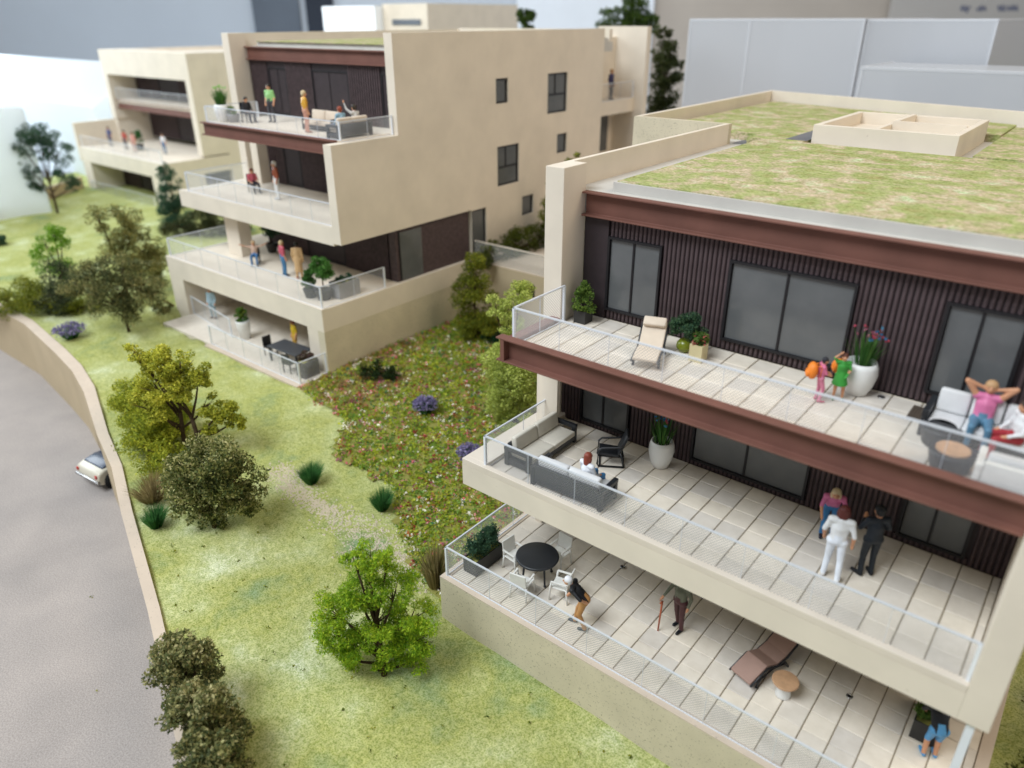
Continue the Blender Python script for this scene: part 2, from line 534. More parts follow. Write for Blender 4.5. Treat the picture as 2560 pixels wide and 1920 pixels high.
# ------------------------------------------------------------------ shared building bits
def ibeam_prof(front, z_top, h, fw, web, tf):
    """C-shaped steel profile seen from the front, as (y,z) polygon, y grows into the building"""
    y0, yw, y1 = front, front + fw, front + fw + web
    return [(y0, z_top), (y0, z_top - tf), (yw, z_top - tf), (yw, z_top - h + tf), (y0, z_top - h + tf), (y0, z_top - h), (y1, z_top - h), (y1, z_top)]
def window(parent, x0, x1, z0, z1, y, mull, inv, sill=True, depth=.09, fr=.06, glass='window_grey'):
    """sliding window in a wall facing -y at y (window > frame, pane, mullion)"""
    w = bpy.data.objects.new('window', None)
    COL.objects.link(w)
    w.parent = parent
    w.location = (x0 - inv[0], y - inv[1], z0 - inv[2])
    W_, H_ = x1 - x0, z1 - z0
    f = MB()
    f.box(0, fr, -.03, depth, 0, H_).box(W_ - fr, W_, -.03, depth, 0, H_)
    f.box(fr, W_ - fr, -.028, depth, H_ - fr, H_).box(fr, W_ - fr, -.028, depth, 0, fr)
    f.build('frame', 'frame_dark', w)
    xs = [fr] + [m - x0 for m in mull] + [W_ - fr]
    for a, b in zip(xs[:-1], xs[1:]):
        B('pane', glass, w, a + .015, b - .015, .045, .055, fr, H_ - fr)
    for m in xs[1:-1]:
        B('mullion', 'frame_dark', w, m - .025, m + .025, .01, .06, fr + .002, H_ - fr - .002)
    return w
def tile_field(parent, x0, x1, y0, y1, z, pitch, inv, ox=0.0, gx=.026, gy=.008, th=.04):
    """individual paving tiles, joints along y wide and along x fine"""
    me = None
    xs = [x0]
    x = x0 + (pitch - ox % pitch)
    while x < x1 - .05:
        xs.append(x)
        x += pitch
    xs.append(x1)
    ys = [y0]
    y = y0 + pitch
    while y < y1 - .05:
        ys.append(y)
        y += pitch
    ys.append(y1)
    u = MB()
    b = .010
    vs = [(-.5, -.5, -1), (.5, -.5, -1), (.5, .5, -1), (-.5, .5, -1), (-.5, -.5, -.3), (.5, -.5, -.3), (.5, .5, -.3), (-.5, .5, -.3), (-.475, -.48, 0), (.475, -.48, 0), (.475, .48, 0), (-.475, .48, 0)]
    fs = [(0, 1, 5, 4), (1, 2, 6, 5), (2, 3, 7, 6), (3, 0, 4, 7), (4, 5, 9, 8), (5, 6, 10, 9), (6, 7, 11, 10), (7, 4, 8, 11), (8, 9, 10, 11)]
    me = u.add(vs, fs).mesh('tile', 'tile_stone')
    for a, c in zip(xs[:-1], xs[1:]):
        for d, e in zip(ys[:-1], ys[1:]):
            t = bpy.data.objects.new('tile', me)
            COL.objects.link(t)
            t.parent = parent
            t.location = ((a + c) / 2 - inv[0], (d + e) / 2 - inv[1] + random.uniform(-.004, .004), z + random.uniform(-.006, .003) - inv[2])
            t.scale = (c - a - gx, e - d - gy, th)
            t.rotation_euler = (random.uniform(-.004, .004), random.uniform(-.004, .004), random.uniform(-.006, .006))

# ------------------------------------------------------------------ nearest building (A)
H1 = 3.4715
F0, F1, F2 = 0.0, H1, 2 * H1
def building_a():
    inv = (0, 0, 0)
    A = empty('apartment_building', (0, 0, 0), label='nearest cream apartment block with flocked green roof and three tiled terraces', cat='building')
    # left side wall with its thick front pier
    w = MB()
    w.box(0, .56, 0, .98, F2 - .35, 10.93)
    w.box(0, .15, .98, 10.3, F2 - .35, 10.93)
    w.build('side_wall', 'cream', A, False, .012, 2)
    B('pier', 'cream', A, 0, .53, 0, .14, F1 - .02, F2 - .36)
    B('side_wall', 'cream', A, -.30, -.05, .16, 12, -1.6, F2 - .36)
    w = MB()
    w.box(-3.6, .15, 10.3, 10.5, 0.5, 10.92)
    w.build('side_wall', 'cream_speckled', A)
    w = MB()
    w.prism([(-3.6, 10.5), (-3.42, 10.5), (-3.6, 23.6), (-3.82, 23.6)], 0.5, 10.92)
    w.prism([(-3.8, 23.6), (12.5, 18.9), (12.5, 19.2), (-3.8, 23.9)], 6.0, 10.925)
    w.build('parapet', 'cream', A)
    # roof
    w = MB()
    w.box(.15, 12.5, 1.02, 10.4, 9.7, 10.25)
    w.prism([(-3.45, 10.5), (12.5, 10.5), (12.5, 18.9), (-3.65, 23.55)], 9.7, 10.249)
    w.build('roof_slab', 'roof_grey', A)
    w = MB()
    w.box(1.2, 12.45, 1.24, 10.6, 10.25, 10.49)
    w.build('roof_curb', 'roof_grey', A)
    roof = MB().box(1.27, 12.4, 1.31, 10.56, 10.49, 10.515).build('green_roof', 'roof_flock', A)
    w = MB()
    w.prism([(.7, 10.62), (2.55, 10.62), (2.55, 16.4), (7.4, 16.4), (7.4, 20.0), (-3.3, 23.1), (-3.2, 11.6), (.7, 11.6)], 10.25, 10.50)
    w.box(7.55, 12.4, 10.6, 18.6, 10.25, 10.56)
    w.build('green_roof', 'roof_flock', A)
    w = MB()
    w.box(.20, .95, 10.62, 11.5, 10.25, 10.27).box(1.9, 2.6, 11.0, 14.5, 10.502, 10.512)
    w.build('roof_patch', 'grey_patch', A)
    # stair head on the roof
    st = MB()
    x0, x1, y0, y1, z0, z1, t = 2.65, 6.98, 11.3, 16.2, 10.25, 11.0, .2
    st.box(x0, x1, y0, y0 + t, z0, z1).box(x0, x1, y1 - t, y1, z0, z1).box(x0, x0 + t, y0 + t, y1 - t, z0, z1 - .003).box(x1 - t, x1, y0 + t, y1 - t, z0, z1 - .003)
    st.box(x0 + t, x1 - t, y0 + t, y1 - t, z0, z0 + .35)
    st.box(4.4, 4.55, y0 + t, y1 - t, z0 + .35, z1 - .05)
    st.build('stair_head', 'cream', A, False, .01, 1)
    st = MB().box(4.55, x1 - t, 13.4, 13.55, z0 + .35, z1 + .05)
    st.box(4.55, 4.7, 13.55, y1 - t, z0 + .35, z1 + .045)
    st.build('stair_head_wall', 'cream', A)
    # roof beam
    MB().extrude(ibeam_prof(.80, 10.247, .614, .20, .06, .045), 'x', .565, 11.495).build('roof_beam', 'beam_brown', A, False, .012, 2)
    # facades
    B('facade', 'facade_dark', A, .56, 11.49, 1.10, 1.3, F2 - .05, 9.75)
    B('facade', 'facade_dark', A, -.06, 11.49, 1.08, 1.3, F1 - .05, F2 - .4)
    B('facade_pier', 'facade_dark', A, .565, 1.29, 1.0, 1.10, F2, 9.65)
    B('facade', 'facade_dark', A, -.06, 12.2, 1.0, 1.2, -.05, F1 - .7)
    wins2 = [(1.29, 2.84, [2.04]), (4.60, 7.45, [5.97]), (9.13, 10.55, [9.78])]
    wins1 = [(.66, 2.28, [1.42]), (4.20, 7.24, [5.68]), (9.33, 10.72, [9.98])]
    slat_me = {}
    def slat(x, z0, z1, y, zoff):
        u = MB()
        key = 's'
        if key not in slat_me:
            prof = [(.047 * math.cos(t), -.047 * math.sin(t)) for t in np.linspace(0, PI, 7)]
            vs = [(p[0], p[1], z) for z in (0, 1) for p in prof]
            n = len(prof)
            fs = [(i, i + 1, n + i + 1, n + i) for i in range(n - 1)] + [tuple(range(n))[::-1], tuple(range(n, 2 * n))]
            slat_me[key] = u.add(vs, fs).mesh('slat', 'slat_dark', False)
        o = bpy.data.objects.new('slat', slat_me[key])
        COL.objects.link(o)
        o.parent = A
        o.location = (x, y, z0)
        o.scale = (1, 1.1, z1 - z0)
    for zf, wins, xs0, ztop, zw0, zw1, yy in ((F2, wins2, 1.36, 9.64, 7.19, 9.17, 1.095), (F1, wins1, 0.0, 6.52, 3.63, 5.72, 1.075)):
        for (a, b, mu) in wins:
            window(A, a, b, zw0, zw1, yy - .085, mu, inv)
        x = xs0
        while x < 11.45:
            win = next((wn for wn in wins if wn[0] - .04 < x < wn[1] + .04), None)
            if win:
                slat(x, zw1 + .004, ztop, yy, 0)
                slat(x, zf + .01, zw0 - .004, yy, 0)
            else:
                slat(x, zf + .01, ztop, yy, 0)
            x += .118
    # top terrace (T2)
    B('terrace_slab', 'cream', A, .30, 11.49, -2.035, 1.1, F2 - .36, F2 - .045)
    fl = MB().box(.30, 11.49, -2.04, 1.08, F2 - .045, F2 - .028).build('terrace_floor', 'joint_sand', A)
    tile_field(fl, .56, 11.48, -2.035, 1.0, F2, .595, inv, .30)
    MB().extrude(ibeam_prof(-2.304, 7.205, .63, .20, .06, .045), 'x', .268, 11.48).build('terrace_beam', 'beam_brown', A, False, .012, 2)
    B('beam_end', 'beam_brown', A, .40, .52, -2.30, -2.11, 6.625, 7.155)
    B('side_beam', 'beam_brown', A, .27, .55, -2.06, 0.0, 6.58, 7.06)
    railing(A, (.61, -2.005, 0), (11.4, -2.005, 0), F2, 1.0, 1.41)
    railing(A, (.61, -2.005, 0), (.61, .08, 0), F2, 1.0, 1.15, (False, True))
    # middle terrace (T1)
    B('terrace_slab', 'cream', A, -.594, 11.49, -2.748, 1.08, 2.787, 3.43)
    c = MB()
    c.box(-.596, 11.49, -2.75, -2.56, 3.43, 3.602).box(-.596, .12, -2.56, 1.1, 3.43, 3.601)
    c.build('parapet', 'coping_plain', A, False, .01, 1)
    fl = MB().box(.12, 11.49, -2.55, 1.07, 3.43, 3.443).build('terrace_floor', 'joint_sand', A)
    tile_field(fl, .14, 11.48, -2.54, 1.02, F1, .595, inv, .12)
    w = MB()
    w.extrude([(-2.752, 2.784), (1.1, 2.784), (1.1, 10.93), (.0, 10.93), (.0, 6.9), (-2.752, 6.9)], 'x', 11.492, 12.0)
    w.build('side_wall', 'cream', A, False, .015, 2)
    railing(A, (.116, -2.60, 0), (11.45, -2.60, 0), F1, 1.0, 1.43)
    railing(A, (.116, -2.60, 0), (.116, .62, 0), F1, 1.0, 1.45, (False, True))
    # garden terrace (T0)
    b = MB()
    b.box(-.818, 12.36, -3.612, -3.40, -3.2, -.03).box(-.818, -.6, -3.40, 12, -3.2, -.03).box(12.14, 12.36, -3.40, 12, -3.2, -.03)
    b.build('terrace_wall', 'cream_speckled', A)
    c = MB()
    c.box(-.82, 12.362, -3.614, -3.37, -.03, .008).box(-.82, -.58, -3.37, 12, -.03, .007).box(12.12, 12.362, -3.37, 12, -.03, .007)
    c.build('coping', 'coping', A, False, .006, 1)
    fl = B('terrace_floor', 'joint_sand', A, -.6, 12.14, -3.40, 1.05, -.2, -.03)
    tile_field(fl, -.575, 12.11, -3.36, 1.0, 0.0, .595, inv, .0)
    railing(A, (-.67, -3.45, 0), (11.9, -3.45, 0), 0, 1.0, 1.49)
    railing(A, (-.67, -3.45, 0), (-.67, 1.0, 0), 0, 1.0, 1.49, (False, True))
    B('column', 'rail_white', A, 11.66, 11.80, -2.66, -2.52, 0.01, 2.785)
    return A
BA = building_a()

# ------------------------------------------------------------------ middle building (B)
def far_facade(parent, x0, x1, z0, z1, y, wins, inv):
    """dark ribbed front with windows; ribs too small to pick apart are one piece"""
    B('facade', 'facade_dark', parent, x0 - inv[0], x1 - inv[0], y + .06 - inv[1], y + .3 - inv[1], z0 - inv[2], z1 - inv[2])
    rb = MB()
    x = x0 + .06
    while x < x1:
        if not any(a - .03 < x < b + .03 for a, b, _ in wins):
            rb.box(x - .04 - inv[0], x + .04 - inv[0], y - inv[1], y + .07 - inv[1], z0 - inv[2], z1 - inv[2])
        x += .16
    o = rb.build('ribbing', 'slat_dark', parent)
    o['kind'] = 'stuff'
    for a, b, mu in wins:
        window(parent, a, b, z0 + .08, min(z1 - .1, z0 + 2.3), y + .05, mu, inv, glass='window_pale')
def holed_wall(mb, axis_val, thick, y0, y1, z0, z1, holes):
    """wall in the plane x=axis_val (thickness towards -x) built of pieces round rectangular holes (y0,y1,z0,z1)"""
    ys = sorted({y0, y1, *[h[0] for h in holes], *[h[1] for h in holes]})
    for a, b in zip(ys[:-1], ys[1:]):
        cuts = sorted([(h[2], h[3]) for h in holes if h[0] <= a and h[1] >= b])
        z = z0
        for c, d in cuts:
            if c > z:
                mb.box(axis_val - thick, axis_val, a, b, z, c)
            z = d
        if z < z1:
            mb.box(axis_val - thick, axis_val, a, b, z, z1)
def building_b():
    XR, YB, YW, ZB = -13.99, 4.353, 8.04, 2.718
    inv = (-20, 6, 0)
    A = empty('apartment_building', inv, label='middle cream apartment block with a blank sand side wall and five small windows', cat='building')
    def bx(name, mat, x0, x1, y0, y1, z0, z1, bevel=0):
        return B(name, mat, A, x0 - inv[0], x1 - inv[0], y0 - inv[1], y1 - inv[1], z0 - inv[2], z1 - inv[2], bevel, 2)
    holes = [(14.68, 15.62, ZB + 7.66, ZB + 8.82), (18.95, 20.75, ZB + 6.82, ZB + 8.84), (14.74, 16.5, ZB + 3.62, ZB + 5.61), (19.9, 20.83, ZB + 4.65, ZB + 5.68), (16.78, 17.78, ZB + 1.73, ZB + 2.77), (12.67, 13.78, 1.6, ZB + 2.74)]
    sw = MB()
    holed_wall(sw, XR, .5, YB, YW, ZB + 2.787, ZB + 6.89, [])
    holed_wall(sw, XR, .5, YW, 12.66, ZB + 2.787, ZB + 10.94, [])
    holed_wall(sw, XR, .5, 12.66, 24.3, 0.2, ZB + 10.94, holes)
    sw.v = [(x - inv[0], y - inv[1], z - inv[2]) for x, y, z in sw.v]
    sw.build('side_wall', 'cream', A)
    for (a, b, c, d) in holes:
        w = empty('window', (XR - .12 - inv[0], a - inv[1], c - inv[2]))
        w.parent = A
        hgt, wid = d - c, b - a
        f = MB().box(0, .05, 0, .08, 0, hgt).box(0, .05, wid - .08, wid, 0, hgt).box(0, .045, .08, wid - .08, 0, .08).box(0, .045, .08, wid - .08, hgt - .08, hgt)
        f.build('frame', 'frame_dark', w)
        B('pane', 'window_grey', w, -.01, 0.0, .08, wid - .08, .08, hgt - .08)
        if wid > 1.5:
            B('mullion', 'frame_dark', w, 0.0, .04, .08, wid - .08, hgt * .45, hgt * .45 + .07)
            B('mullion', 'frame_dark', w, 0.0, .041, wid * .42, wid * .42 + .06, hgt * .45 + .07, hgt - .08)
    # rear loggias and end wall
    bx('rear_wall', 'cream', XR - 3.5, XR - .6, 24.3, 29.0, ZB + 6.1, ZB + 6.9)
    bx('rear_wall', 'cream', XR - 2.6, XR - 2.1, 24.3, 29.3, 0.5, ZB + 10.4)
    bx('rear_wall', 'cream', XR - 3.5, XR + .05, 29.0, 29.5, 0.5, ZB + 11.0)
    bx('rear_window', 'window_grey', XR - 2.1, XR - 2.06, 24.7, 26.8, ZB + 6.95, ZB + 9.2)
    bx('rear_window', 'window_grey', XR - 2.1, XR - 2.06, 24.7, 28.4, ZB + 3.6, ZB + 6.0)
    railing(A, (XR - .65, 24.4, 0), (XR - .65, 28.9, 0), ZB + 6.9, 1.0, 1.5, inv=inv)
    # left wall, roof
    bx('side_wall', 'cream', -26.7, -26.1, YW, YW + 1.0, ZB + 2.9, ZB + 10.83, .02)
    bx('side_wall', 'cream', -26.7, -26.45, YW + 1.0, 26, ZB - 2, ZB + 10.82)
    bx('roof_slab', 'roof_grey', -26.45, XR - .5, YW + 1.08, 26, ZB + 9.7, ZB + 10.2)
    bx('roof_curb', 'roof_grey', -25.6, XR - .55, YW + 1.3, 25.5, ZB + 10.2, ZB + 10.42)
    bx('green_roof', 'roof_flock', -25.5, XR - .62, YW + 1.2, 25.4, ZB + 10.42, ZB + 10.45)
    bx('parapet', 'cream', -26.45, XR - .5, 25.6, 25.9, ZB + 10.2, ZB + 10.88)
    def beam(name, front, zt, h, x0, x1):
        MB().extrude([(y - inv[1], z - inv[2]) for y, z in ibeam_prof(front, zt, h, .16, .08, .05)], 'x', x0 - inv[0], x1 - inv[0]).build(name, 'beam_brown', A)
    beam('roof_beam', YW + .82, ZB + 10.2, .62, -26.1, XR - .5)
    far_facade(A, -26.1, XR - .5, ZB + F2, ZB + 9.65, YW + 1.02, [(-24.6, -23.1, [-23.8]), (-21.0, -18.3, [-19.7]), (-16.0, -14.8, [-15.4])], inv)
    # T2 terrace
    bx('terrace_slab', 'cream', -24.5, XR - .5, 5.11, YW + 1.1, ZB + F2 - .35, ZB + F2)
    beam('terrace_beam', 4.85, ZB + 6.98, .6, -24.56, XR - .5)
    railing(A, (-24.4, 5.16, 0), (XR - .35, 5.16, 0), ZB + F2 + .01, .74, 1.5, inv=inv)
    railing(A, (-24.4, 5.16, 0), (-24.4, YW, 0), ZB + F2 + .01, .74, 1.5, (False, True), inv=inv)
    railing(A, (XR - .28, 5.16, 0), (XR - .28, YW - .05, 0), ZB + F2 - .05, .8, 1.5, (False, True), inv=inv)
    # T1 terrace
    bx('terrace_slab', 'cream', -26.99, XR - .5, YB, YW + 1.1, ZB + 2.67, ZB + 3.47, .015)
    bx('parapet', 'coping_plain', -26.985, XR - .5, YB + .004, YB + .22, ZB + 3.47, ZB + 3.50)
    far_facade(A, -25.0, XR - .5, ZB + H1, ZB + 6.6, YW + .6, [(-23.6, -22.2, [-22.9]), (-18.6, -15.2, [-16.9])], inv)
    bx('side_wall', 'cream', -25.6, -25.0, YW, YW + 1.2, ZB + H1, ZB + 6.6)
    railing(A, (-26.2, YB + .12, 0), (XR - .5, YB + .12, 0), ZB + 3.5, .97, 1.5, inv=inv)
    railing(A, (-26.2, YB + .12, 0), (-26.2, YW + .4, 0), ZB + 3.5, .97, 1.5, (False, True), inv=inv)
    # T0 terrace above the loggia
    bx('terrace_slab', 'cream', -27.0, XR, 2.95, 12.7, 1.95, 2.98, .01)
    bx('coping', 'coping_plain', -27.0, XR, 2.945, 3.25, 2.98, 3.005)
    bx('column', 'cream', -24.8, -23.6, YB + 1.0, YB + 1.7, 3.0, ZB + 2.67)
    far_facade(A, -24.5, XR - .6, 3.0, ZB + 2.7, 7.6, [(-21.0, -18.0, [-19.5])], inv)
    bx('side_facade', 'slat_dark', XR - .75, XR - .18, 7.6, 12.62, 3.0, ZB + 2.78)
    w = empty('window', (XR - .18 - inv[0], 7.75 - inv[1], 3.02 - inv[2]))
    w.parent = A
    B('pane', 'window_grey', w, 0, .02, .1, 1.5, 0, 2.3)
    B('frame', 'frame_dark', w, 0, .03, 0, .1, 0, 2.35)
    railing(A, (-26.75, 3.1, 0), (XR - .12, 3.1, 0), 2.98, .98, 1.5, inv=inv)
    railing(A, (XR - .12, 3.1, 0), (XR - .12, 6.7, 0), 2.98, .98, 1.5, (False, True), inv=inv)
    railing(A, (-26.75, 3.1, 0), (-26.75, 6.7, 0), 2.98, .98, 1.5, (False, True), inv=inv)
    # loggia with garden terrace
    bx('side_wall', 'cream_speckled', XR - .45, XR, 2.95, 12.7, -1.2, 1.95)
    bx('column', 'cream', XR - 1.2, XR - .45, 2.955, 3.7, -.6, 1.95)
    bx('side_wall', 'cream', -27.0, -25.7, 2.955, 9, -1, 1.95)
    bx('rear_wall', 'facade_dark', -25.7, XR - .45, 7.5, 7.8, -.6, 1.95)
    for a in (-22.5, -18.6):
        window(A, a, a + 2.6, -.02, 1.8, 7.44, [a + 1.3], inv)
    bx('terrace_floor', 'tile_stone', -25.7, XR - .02, 1.45, 7.5, -1.3, .0)
    bx('coping', 'coping', -21.3, XR - .0, 1.2, 1.45, -1.3, .01)
    railing(A, (-21.1, 1.5, 0), (XR - .12, 1.5, 0), 0.0, .98, 1.5, inv=inv)
    railing(A, (XR - .12, 1.5, 0), (XR - .12, 2.95, 0), 0.0, .98, 1.5, (False, True), inv=inv)
    railing(A, (-25.7, 3.2, 0), (-21.1, 2.6, 0), 0.0, .98, 1.5, inv=inv)
building_b()

# ------------------------------------------------------------------ far building (C)
def building_c():
    X, Y, Z = -50.6, 19.14, .81
    XL = -66.0
    inv = (-58, 22, 0)
    A = empty('apartment_building', inv, label='farthest cream apartment block at the top left with a tall framed front', cat='building')
    def bx(name, mat, x0, x1, y0, y1, z0, z1):
        return B(name, mat, A, x0 - inv[0], x1 - inv[0], y0 - inv[1], y1 - inv[1], z0 - inv[2], z1 - inv[2], .02, 1)
    bx('front_frame', 'cream', XL, X, Y, Y + 2.5, Z + 8.8, Z + 10.9)
    bx('front_frame', 'cream', X - .8, X, Y, Y + 2.5, Z + 2.8, Z + 8.8)
    bx('front_frame', 'cream', XL, XL + .8, Y, Y + 2.5, Z + 4.9, Z + 8.8)
    bx('side_wall', 'cream', XL + .02, XL + .6, Y + .1, Y + 3.3, 3.4, Z + 4.9)
    bx('side_wall', 'cream', X - .5, X - .01, Y + 2.5, 44, -1, Z + 10.88)
    bx('side_wall', 'cream', XL + .01, XL + .5, Y + 2.5, 44, -1, Z + 10.88)
    bx('roof_slab', 'cream', XL + .1, X - .1, Y + .8, 44, Z + 10.2, Z + 10.6)
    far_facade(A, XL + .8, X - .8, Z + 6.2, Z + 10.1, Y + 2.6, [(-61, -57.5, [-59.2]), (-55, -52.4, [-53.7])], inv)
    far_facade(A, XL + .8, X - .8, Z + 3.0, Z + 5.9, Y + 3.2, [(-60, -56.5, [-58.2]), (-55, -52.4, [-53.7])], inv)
    bx('terrace_slab', 'cream', XL + .8, X - .8, Y + .4, Y + 3, Z + 6.3, Z + 6.6)
    MB().extrude([(y - inv[1], z - inv[2]) for y, z in ibeam_prof(Y + .3, Z + 6.55, .75, .16, .08, .05)], 'x', XL + .8 - inv[0], X - .8 - inv[0]).build('terrace_beam', 'beam_brown', A)
    railing(A, (XL + .8, Y + .45, 0), (X - .8, Y + .45, 0), Z + 6.55, 1.05, 2.2, inv=inv)
    # lower terrace and loggia
    bx('terrace_slab', 'cream', -66.0, X - .02, 15.44, Y + 3.3, 2.2, 3.5)
    bx('terrace_wall', 'cream', -66.3, -65.9, 15.4, Y + 1.0, 2.2, 5.6)
    railing(A, (-65.6, 15.6, 0), (X - .3, 15.6, 0), 3.5, 1.0, 2.2, inv=inv)
    bx('column', 'cream', -66.0, -64.4, 15.46, 19, -1, 2.2)
    bx('column', 'cream', X - 2.4, X - .03, 15.46, 19, -1, 2.2)
    far_facade(A, -64.4, X - 2.4, -.6, 2.2, 18.2, [(-61, -57.5, [-59.2])], inv)
    bx('terrace_floor', 'cream', -64.6, X - 1.8, 14.9, 18.2, -1, -.45)
    railing(A, (-64.6, 15.2, 0), (X - 2.2, 15.2, 0), -.45, 1.0, 2.2, inv=inv)
building_c()

# ------------------------------------------------------------------ things around and behind
def rear_block():
    inv = (-50, 45, 0)
    A = empty('rooftop_building', inv, label='white and sand flat roofed block rising behind the middle building', cat='building')
    def bx(n, m, x0, x1, y0, y1, z0, z1):
        return B(n, m, A, x0 - inv[0], x1 - inv[0], y0 - inv[1], y1 - inv[1], z0, z1)
    bx('wall', 'cream', -52.0, -45.65, 42, 56, 2, 15.5)
    bx('front_block', 'white_model', -60.4, -52.1, 41, 56, 2, 15.35)
    bx('window', 'slate', -50.6, -46.6, 41.9, 42.02, 13.6, 14.1)
rear_block()
def courtyard():
    inv = (-9, 15, 0)
    A = empty('courtyard_wall', inv, label='sand coloured raised courtyard wall with a small black opening between the blocks', cat='wall')
    B('wall', 'tan', A, -4.95, 5.45, -2.3, 17, -1.5, 2.9)
    B('path', 'coping', A, -4.93, 5.43, -2.28, 17, 2.9, 2.91)
    B('opening', 'frame_dark', A, -2.1, -.95, -2.32, -2.2, 1.75, 2.35)
    rl = bpy.data.objects.new('railing', None)
    COL.objects.link(rl)
    rl.parent = A
    B('panel', 'glass_clear', rl, -4.95, 5.45, -2.2, -2.17, 2.92, 3.9)
    B('top_rail', 'coping_plain', rl, -4.95, 5.45, -2.22, -2.15, 3.9, 3.95)
courtyard()
def acrylic_blocks():
    specs = [((-12.7, -2.2, 32, 48, -1, 14.08), 'tall frosted acrylic neighbour block behind the green roof, its left half'),
             ((-2.15, 4.1, 32.2, 47, -1, 14.05), 'tall frosted acrylic neighbour block beside the board with writing'),
             ((-.3, 13.0, 26, 31.5, -1, 12.0), 'low frosted acrylic block directly behind the green roof')]
    for (x0, x1, y0, y1, z0, z1), lb in specs:
        o = empty('acrylic_block', ((x0 + x1) / 2, (y0 + y1) / 2, z0), label=lb, cat='model block')
        cx, cy = (x0 + x1) / 2, (y0 + y1) / 2
        m = MB().box(x0 - cx, x1 - cx, y0 - cy, y1 - cy, 0, z1 - z0)
        m.build('body', 'acrylic', o)
        e = .12
        for (a, b, c, d) in ((x0, x1, y0 - .02, y0 + e), (x0, x0 + e, y0 + e, y1), (x1 - e, x1 + .02, y0 + e, y1)):
            B('edge', 'acrylic_edge', o, a - cx, b - cx, c - cy, d - cy, z1 - z0 - .1, z1 - z0 + .05)
        for xx in (x0, x1 - e, *( [x0 + 3.9] if x0 < -10 else [])):
            B('edge', 'acrylic_edge', o, xx - cx, xx + e - cx, y0 - .03 - cy, y0 + e * .5 - cy, 0, z1 - z0 - .11)
acrylic_blocks()
def white_blocks():
    o = empty('white_house', (-80, 24, -1), label='plain white model house with pitched roof behind the farthest block', cat='model house')
    MB().extrude([(-6, 0), (6, 0), (6, 7.6), (0, 11.2), (-6, 7.6)], 'x', -28, 12.9).build('body', 'white_acrylic', o)
    o = empty('white_block', (-58, 3, -3), label='overexposed white model block with rounded corner at the left edge', cat='model block')
    MB().prism([(-30, -5), (-3, -5), (-.6, -4.2), (0, -2.5), (0, 6), (-30, 6)], 0, 11.0).build('body', 'white_acrylic', o, False, .4, 3)
    o = MB().prism([(-80, 3.4), (-58.5, 4.2), (-66, 15), (-66.5, 15), (-59.3, 4.8), (-80, 4.0)], -2, .75).build('boundary_wall', 'tan')
    tag(o, 'dark sand boundary wall at the far edge of the lawn', 'wall')
white_blocks()
def room():
    L = 150
    fx, fy = -math.sin(YAW), math.cos(YAW)
    rz = math.atan2(right0.y, right0.x)
    base = Vector((CAM.x + fx * L, CAM.y + fy * L, 0))
    def pan(name, mat, a0, a1, z0, z1, d, t, **kw):
        o = MB().box(a0, a1, 0, t, z0, z1).build(name, mat, None, False, 0, 1, base + Vector((fx, fy, 0)) * d)
        o.rotation_euler[2] = rz
        return tag(o, **kw)
    pan('wall_back', 'wall_paint', -200, 22, -9, 90, 2, 2, kind='structure')
    pan('wall_back', 'curtain', 22, 200, -9, 90, 2.2, 2, kind='structure')
    pan('wall_panel', 'slate', -47, -38.6, -5, 40, 1.0, .8, label='slate grey panel on the room wall above the far block', cat='wall panel')
    pan('wall_panel', 'navy', -37.3, -32.4, -5, 40, 1.1, .8, label='narrow dark navy panel on the room wall', cat='wall panel')
    pan('window_screen', 'white_model', 1, 26, -5, 40, .8, .8, label='bright white screen behind the rear trees', cat='screen')
    pan('display_board', 'wall_board', 69, 140, 3, 60, .5, .8, label='greyish display board with faint blue handwriting at the top right', cat='board')
    g = pan('card_strip', 'lime_card', 87, 125, 4.5, 7.2, -22, 2, label='lime green strip lying below the display board', cat='strip')
    ink = []
    bd = [x for x in bpy.data.objects if x.name.startswith('display_board')][0]
    rn = random.Random(3)
    mk = MB()
    for gx in (81.5, 84.5, 88.2, 90.2):
        pts = []
        for k in range(9):
            pts.append((gx + k * .22, -.06, 15.5 + .55 * math.sin(k * 1.9 + gx) + rn.uniform(-.15, .15)))
        mk.tube(pts, .10, 5)
    mk.build('handwriting', 'marker_blue', bd)
room()

# ------------------------------------------------------------------ vegetation
def quads_mesh(name, P4, cols, mat='leaf'):
    """P4: (n,4,3) corner array, cols: (n,3)"""
    n = len(P4)
    me = bpy.data.meshes.new(name)
    me.vertices.add(4 * n)
    me.vertices.foreach_set('co', P4.reshape(-1).astype(np.float32))
    me.loops.add(4 * n)
    me.loops.foreach_set('vertex_index', np.arange(4 * n, dtype=np.int32))
    me.polygons.add(n)
    me.polygons.foreach_set('loop_start', np.arange(0, 4 * n, 4, dtype=np.int32))
    me.polygons.foreach_set('loop_total', np.full(n, 4, dtype=np.int32))
    at = me.attributes.new('col', 'FLOAT_COLOR', 'POINT')
    c4 = np.ones((n, 4, 4), np.float32)
    c4[:, :, :3] = cols[:, None, :]
    at.data.foreach_set('color', c4.reshape(-1))
    me.materials.append(MATS[mat])
    me.update(calc_edges=True)
    return me
def rand_dirs(n):
    d = RNG.normal(size=(n, 3))
    return d / np.linalg.norm(d, axis=1, keepdims=True)
def leaf_quads(pts, size, aspect=.55, jitter=.4):
    n = len(pts)
    u = rand_dirs(n)
    w = np.cross(u, rand_dirs(n))
    w /= np.linalg.norm(w, axis=1, keepdims=True) + 1e-9
    s = size * (1 + jitter * RNG.uniform(-1, 1, n))[:, None]
    a, b = u * s * .5, w * s * aspect * .5
    k = np.cross(u, w) * s * .18
    return np.stack([pts - a, pts - b * .9 + k, pts + a, pts + b * .9 + k], axis=1)
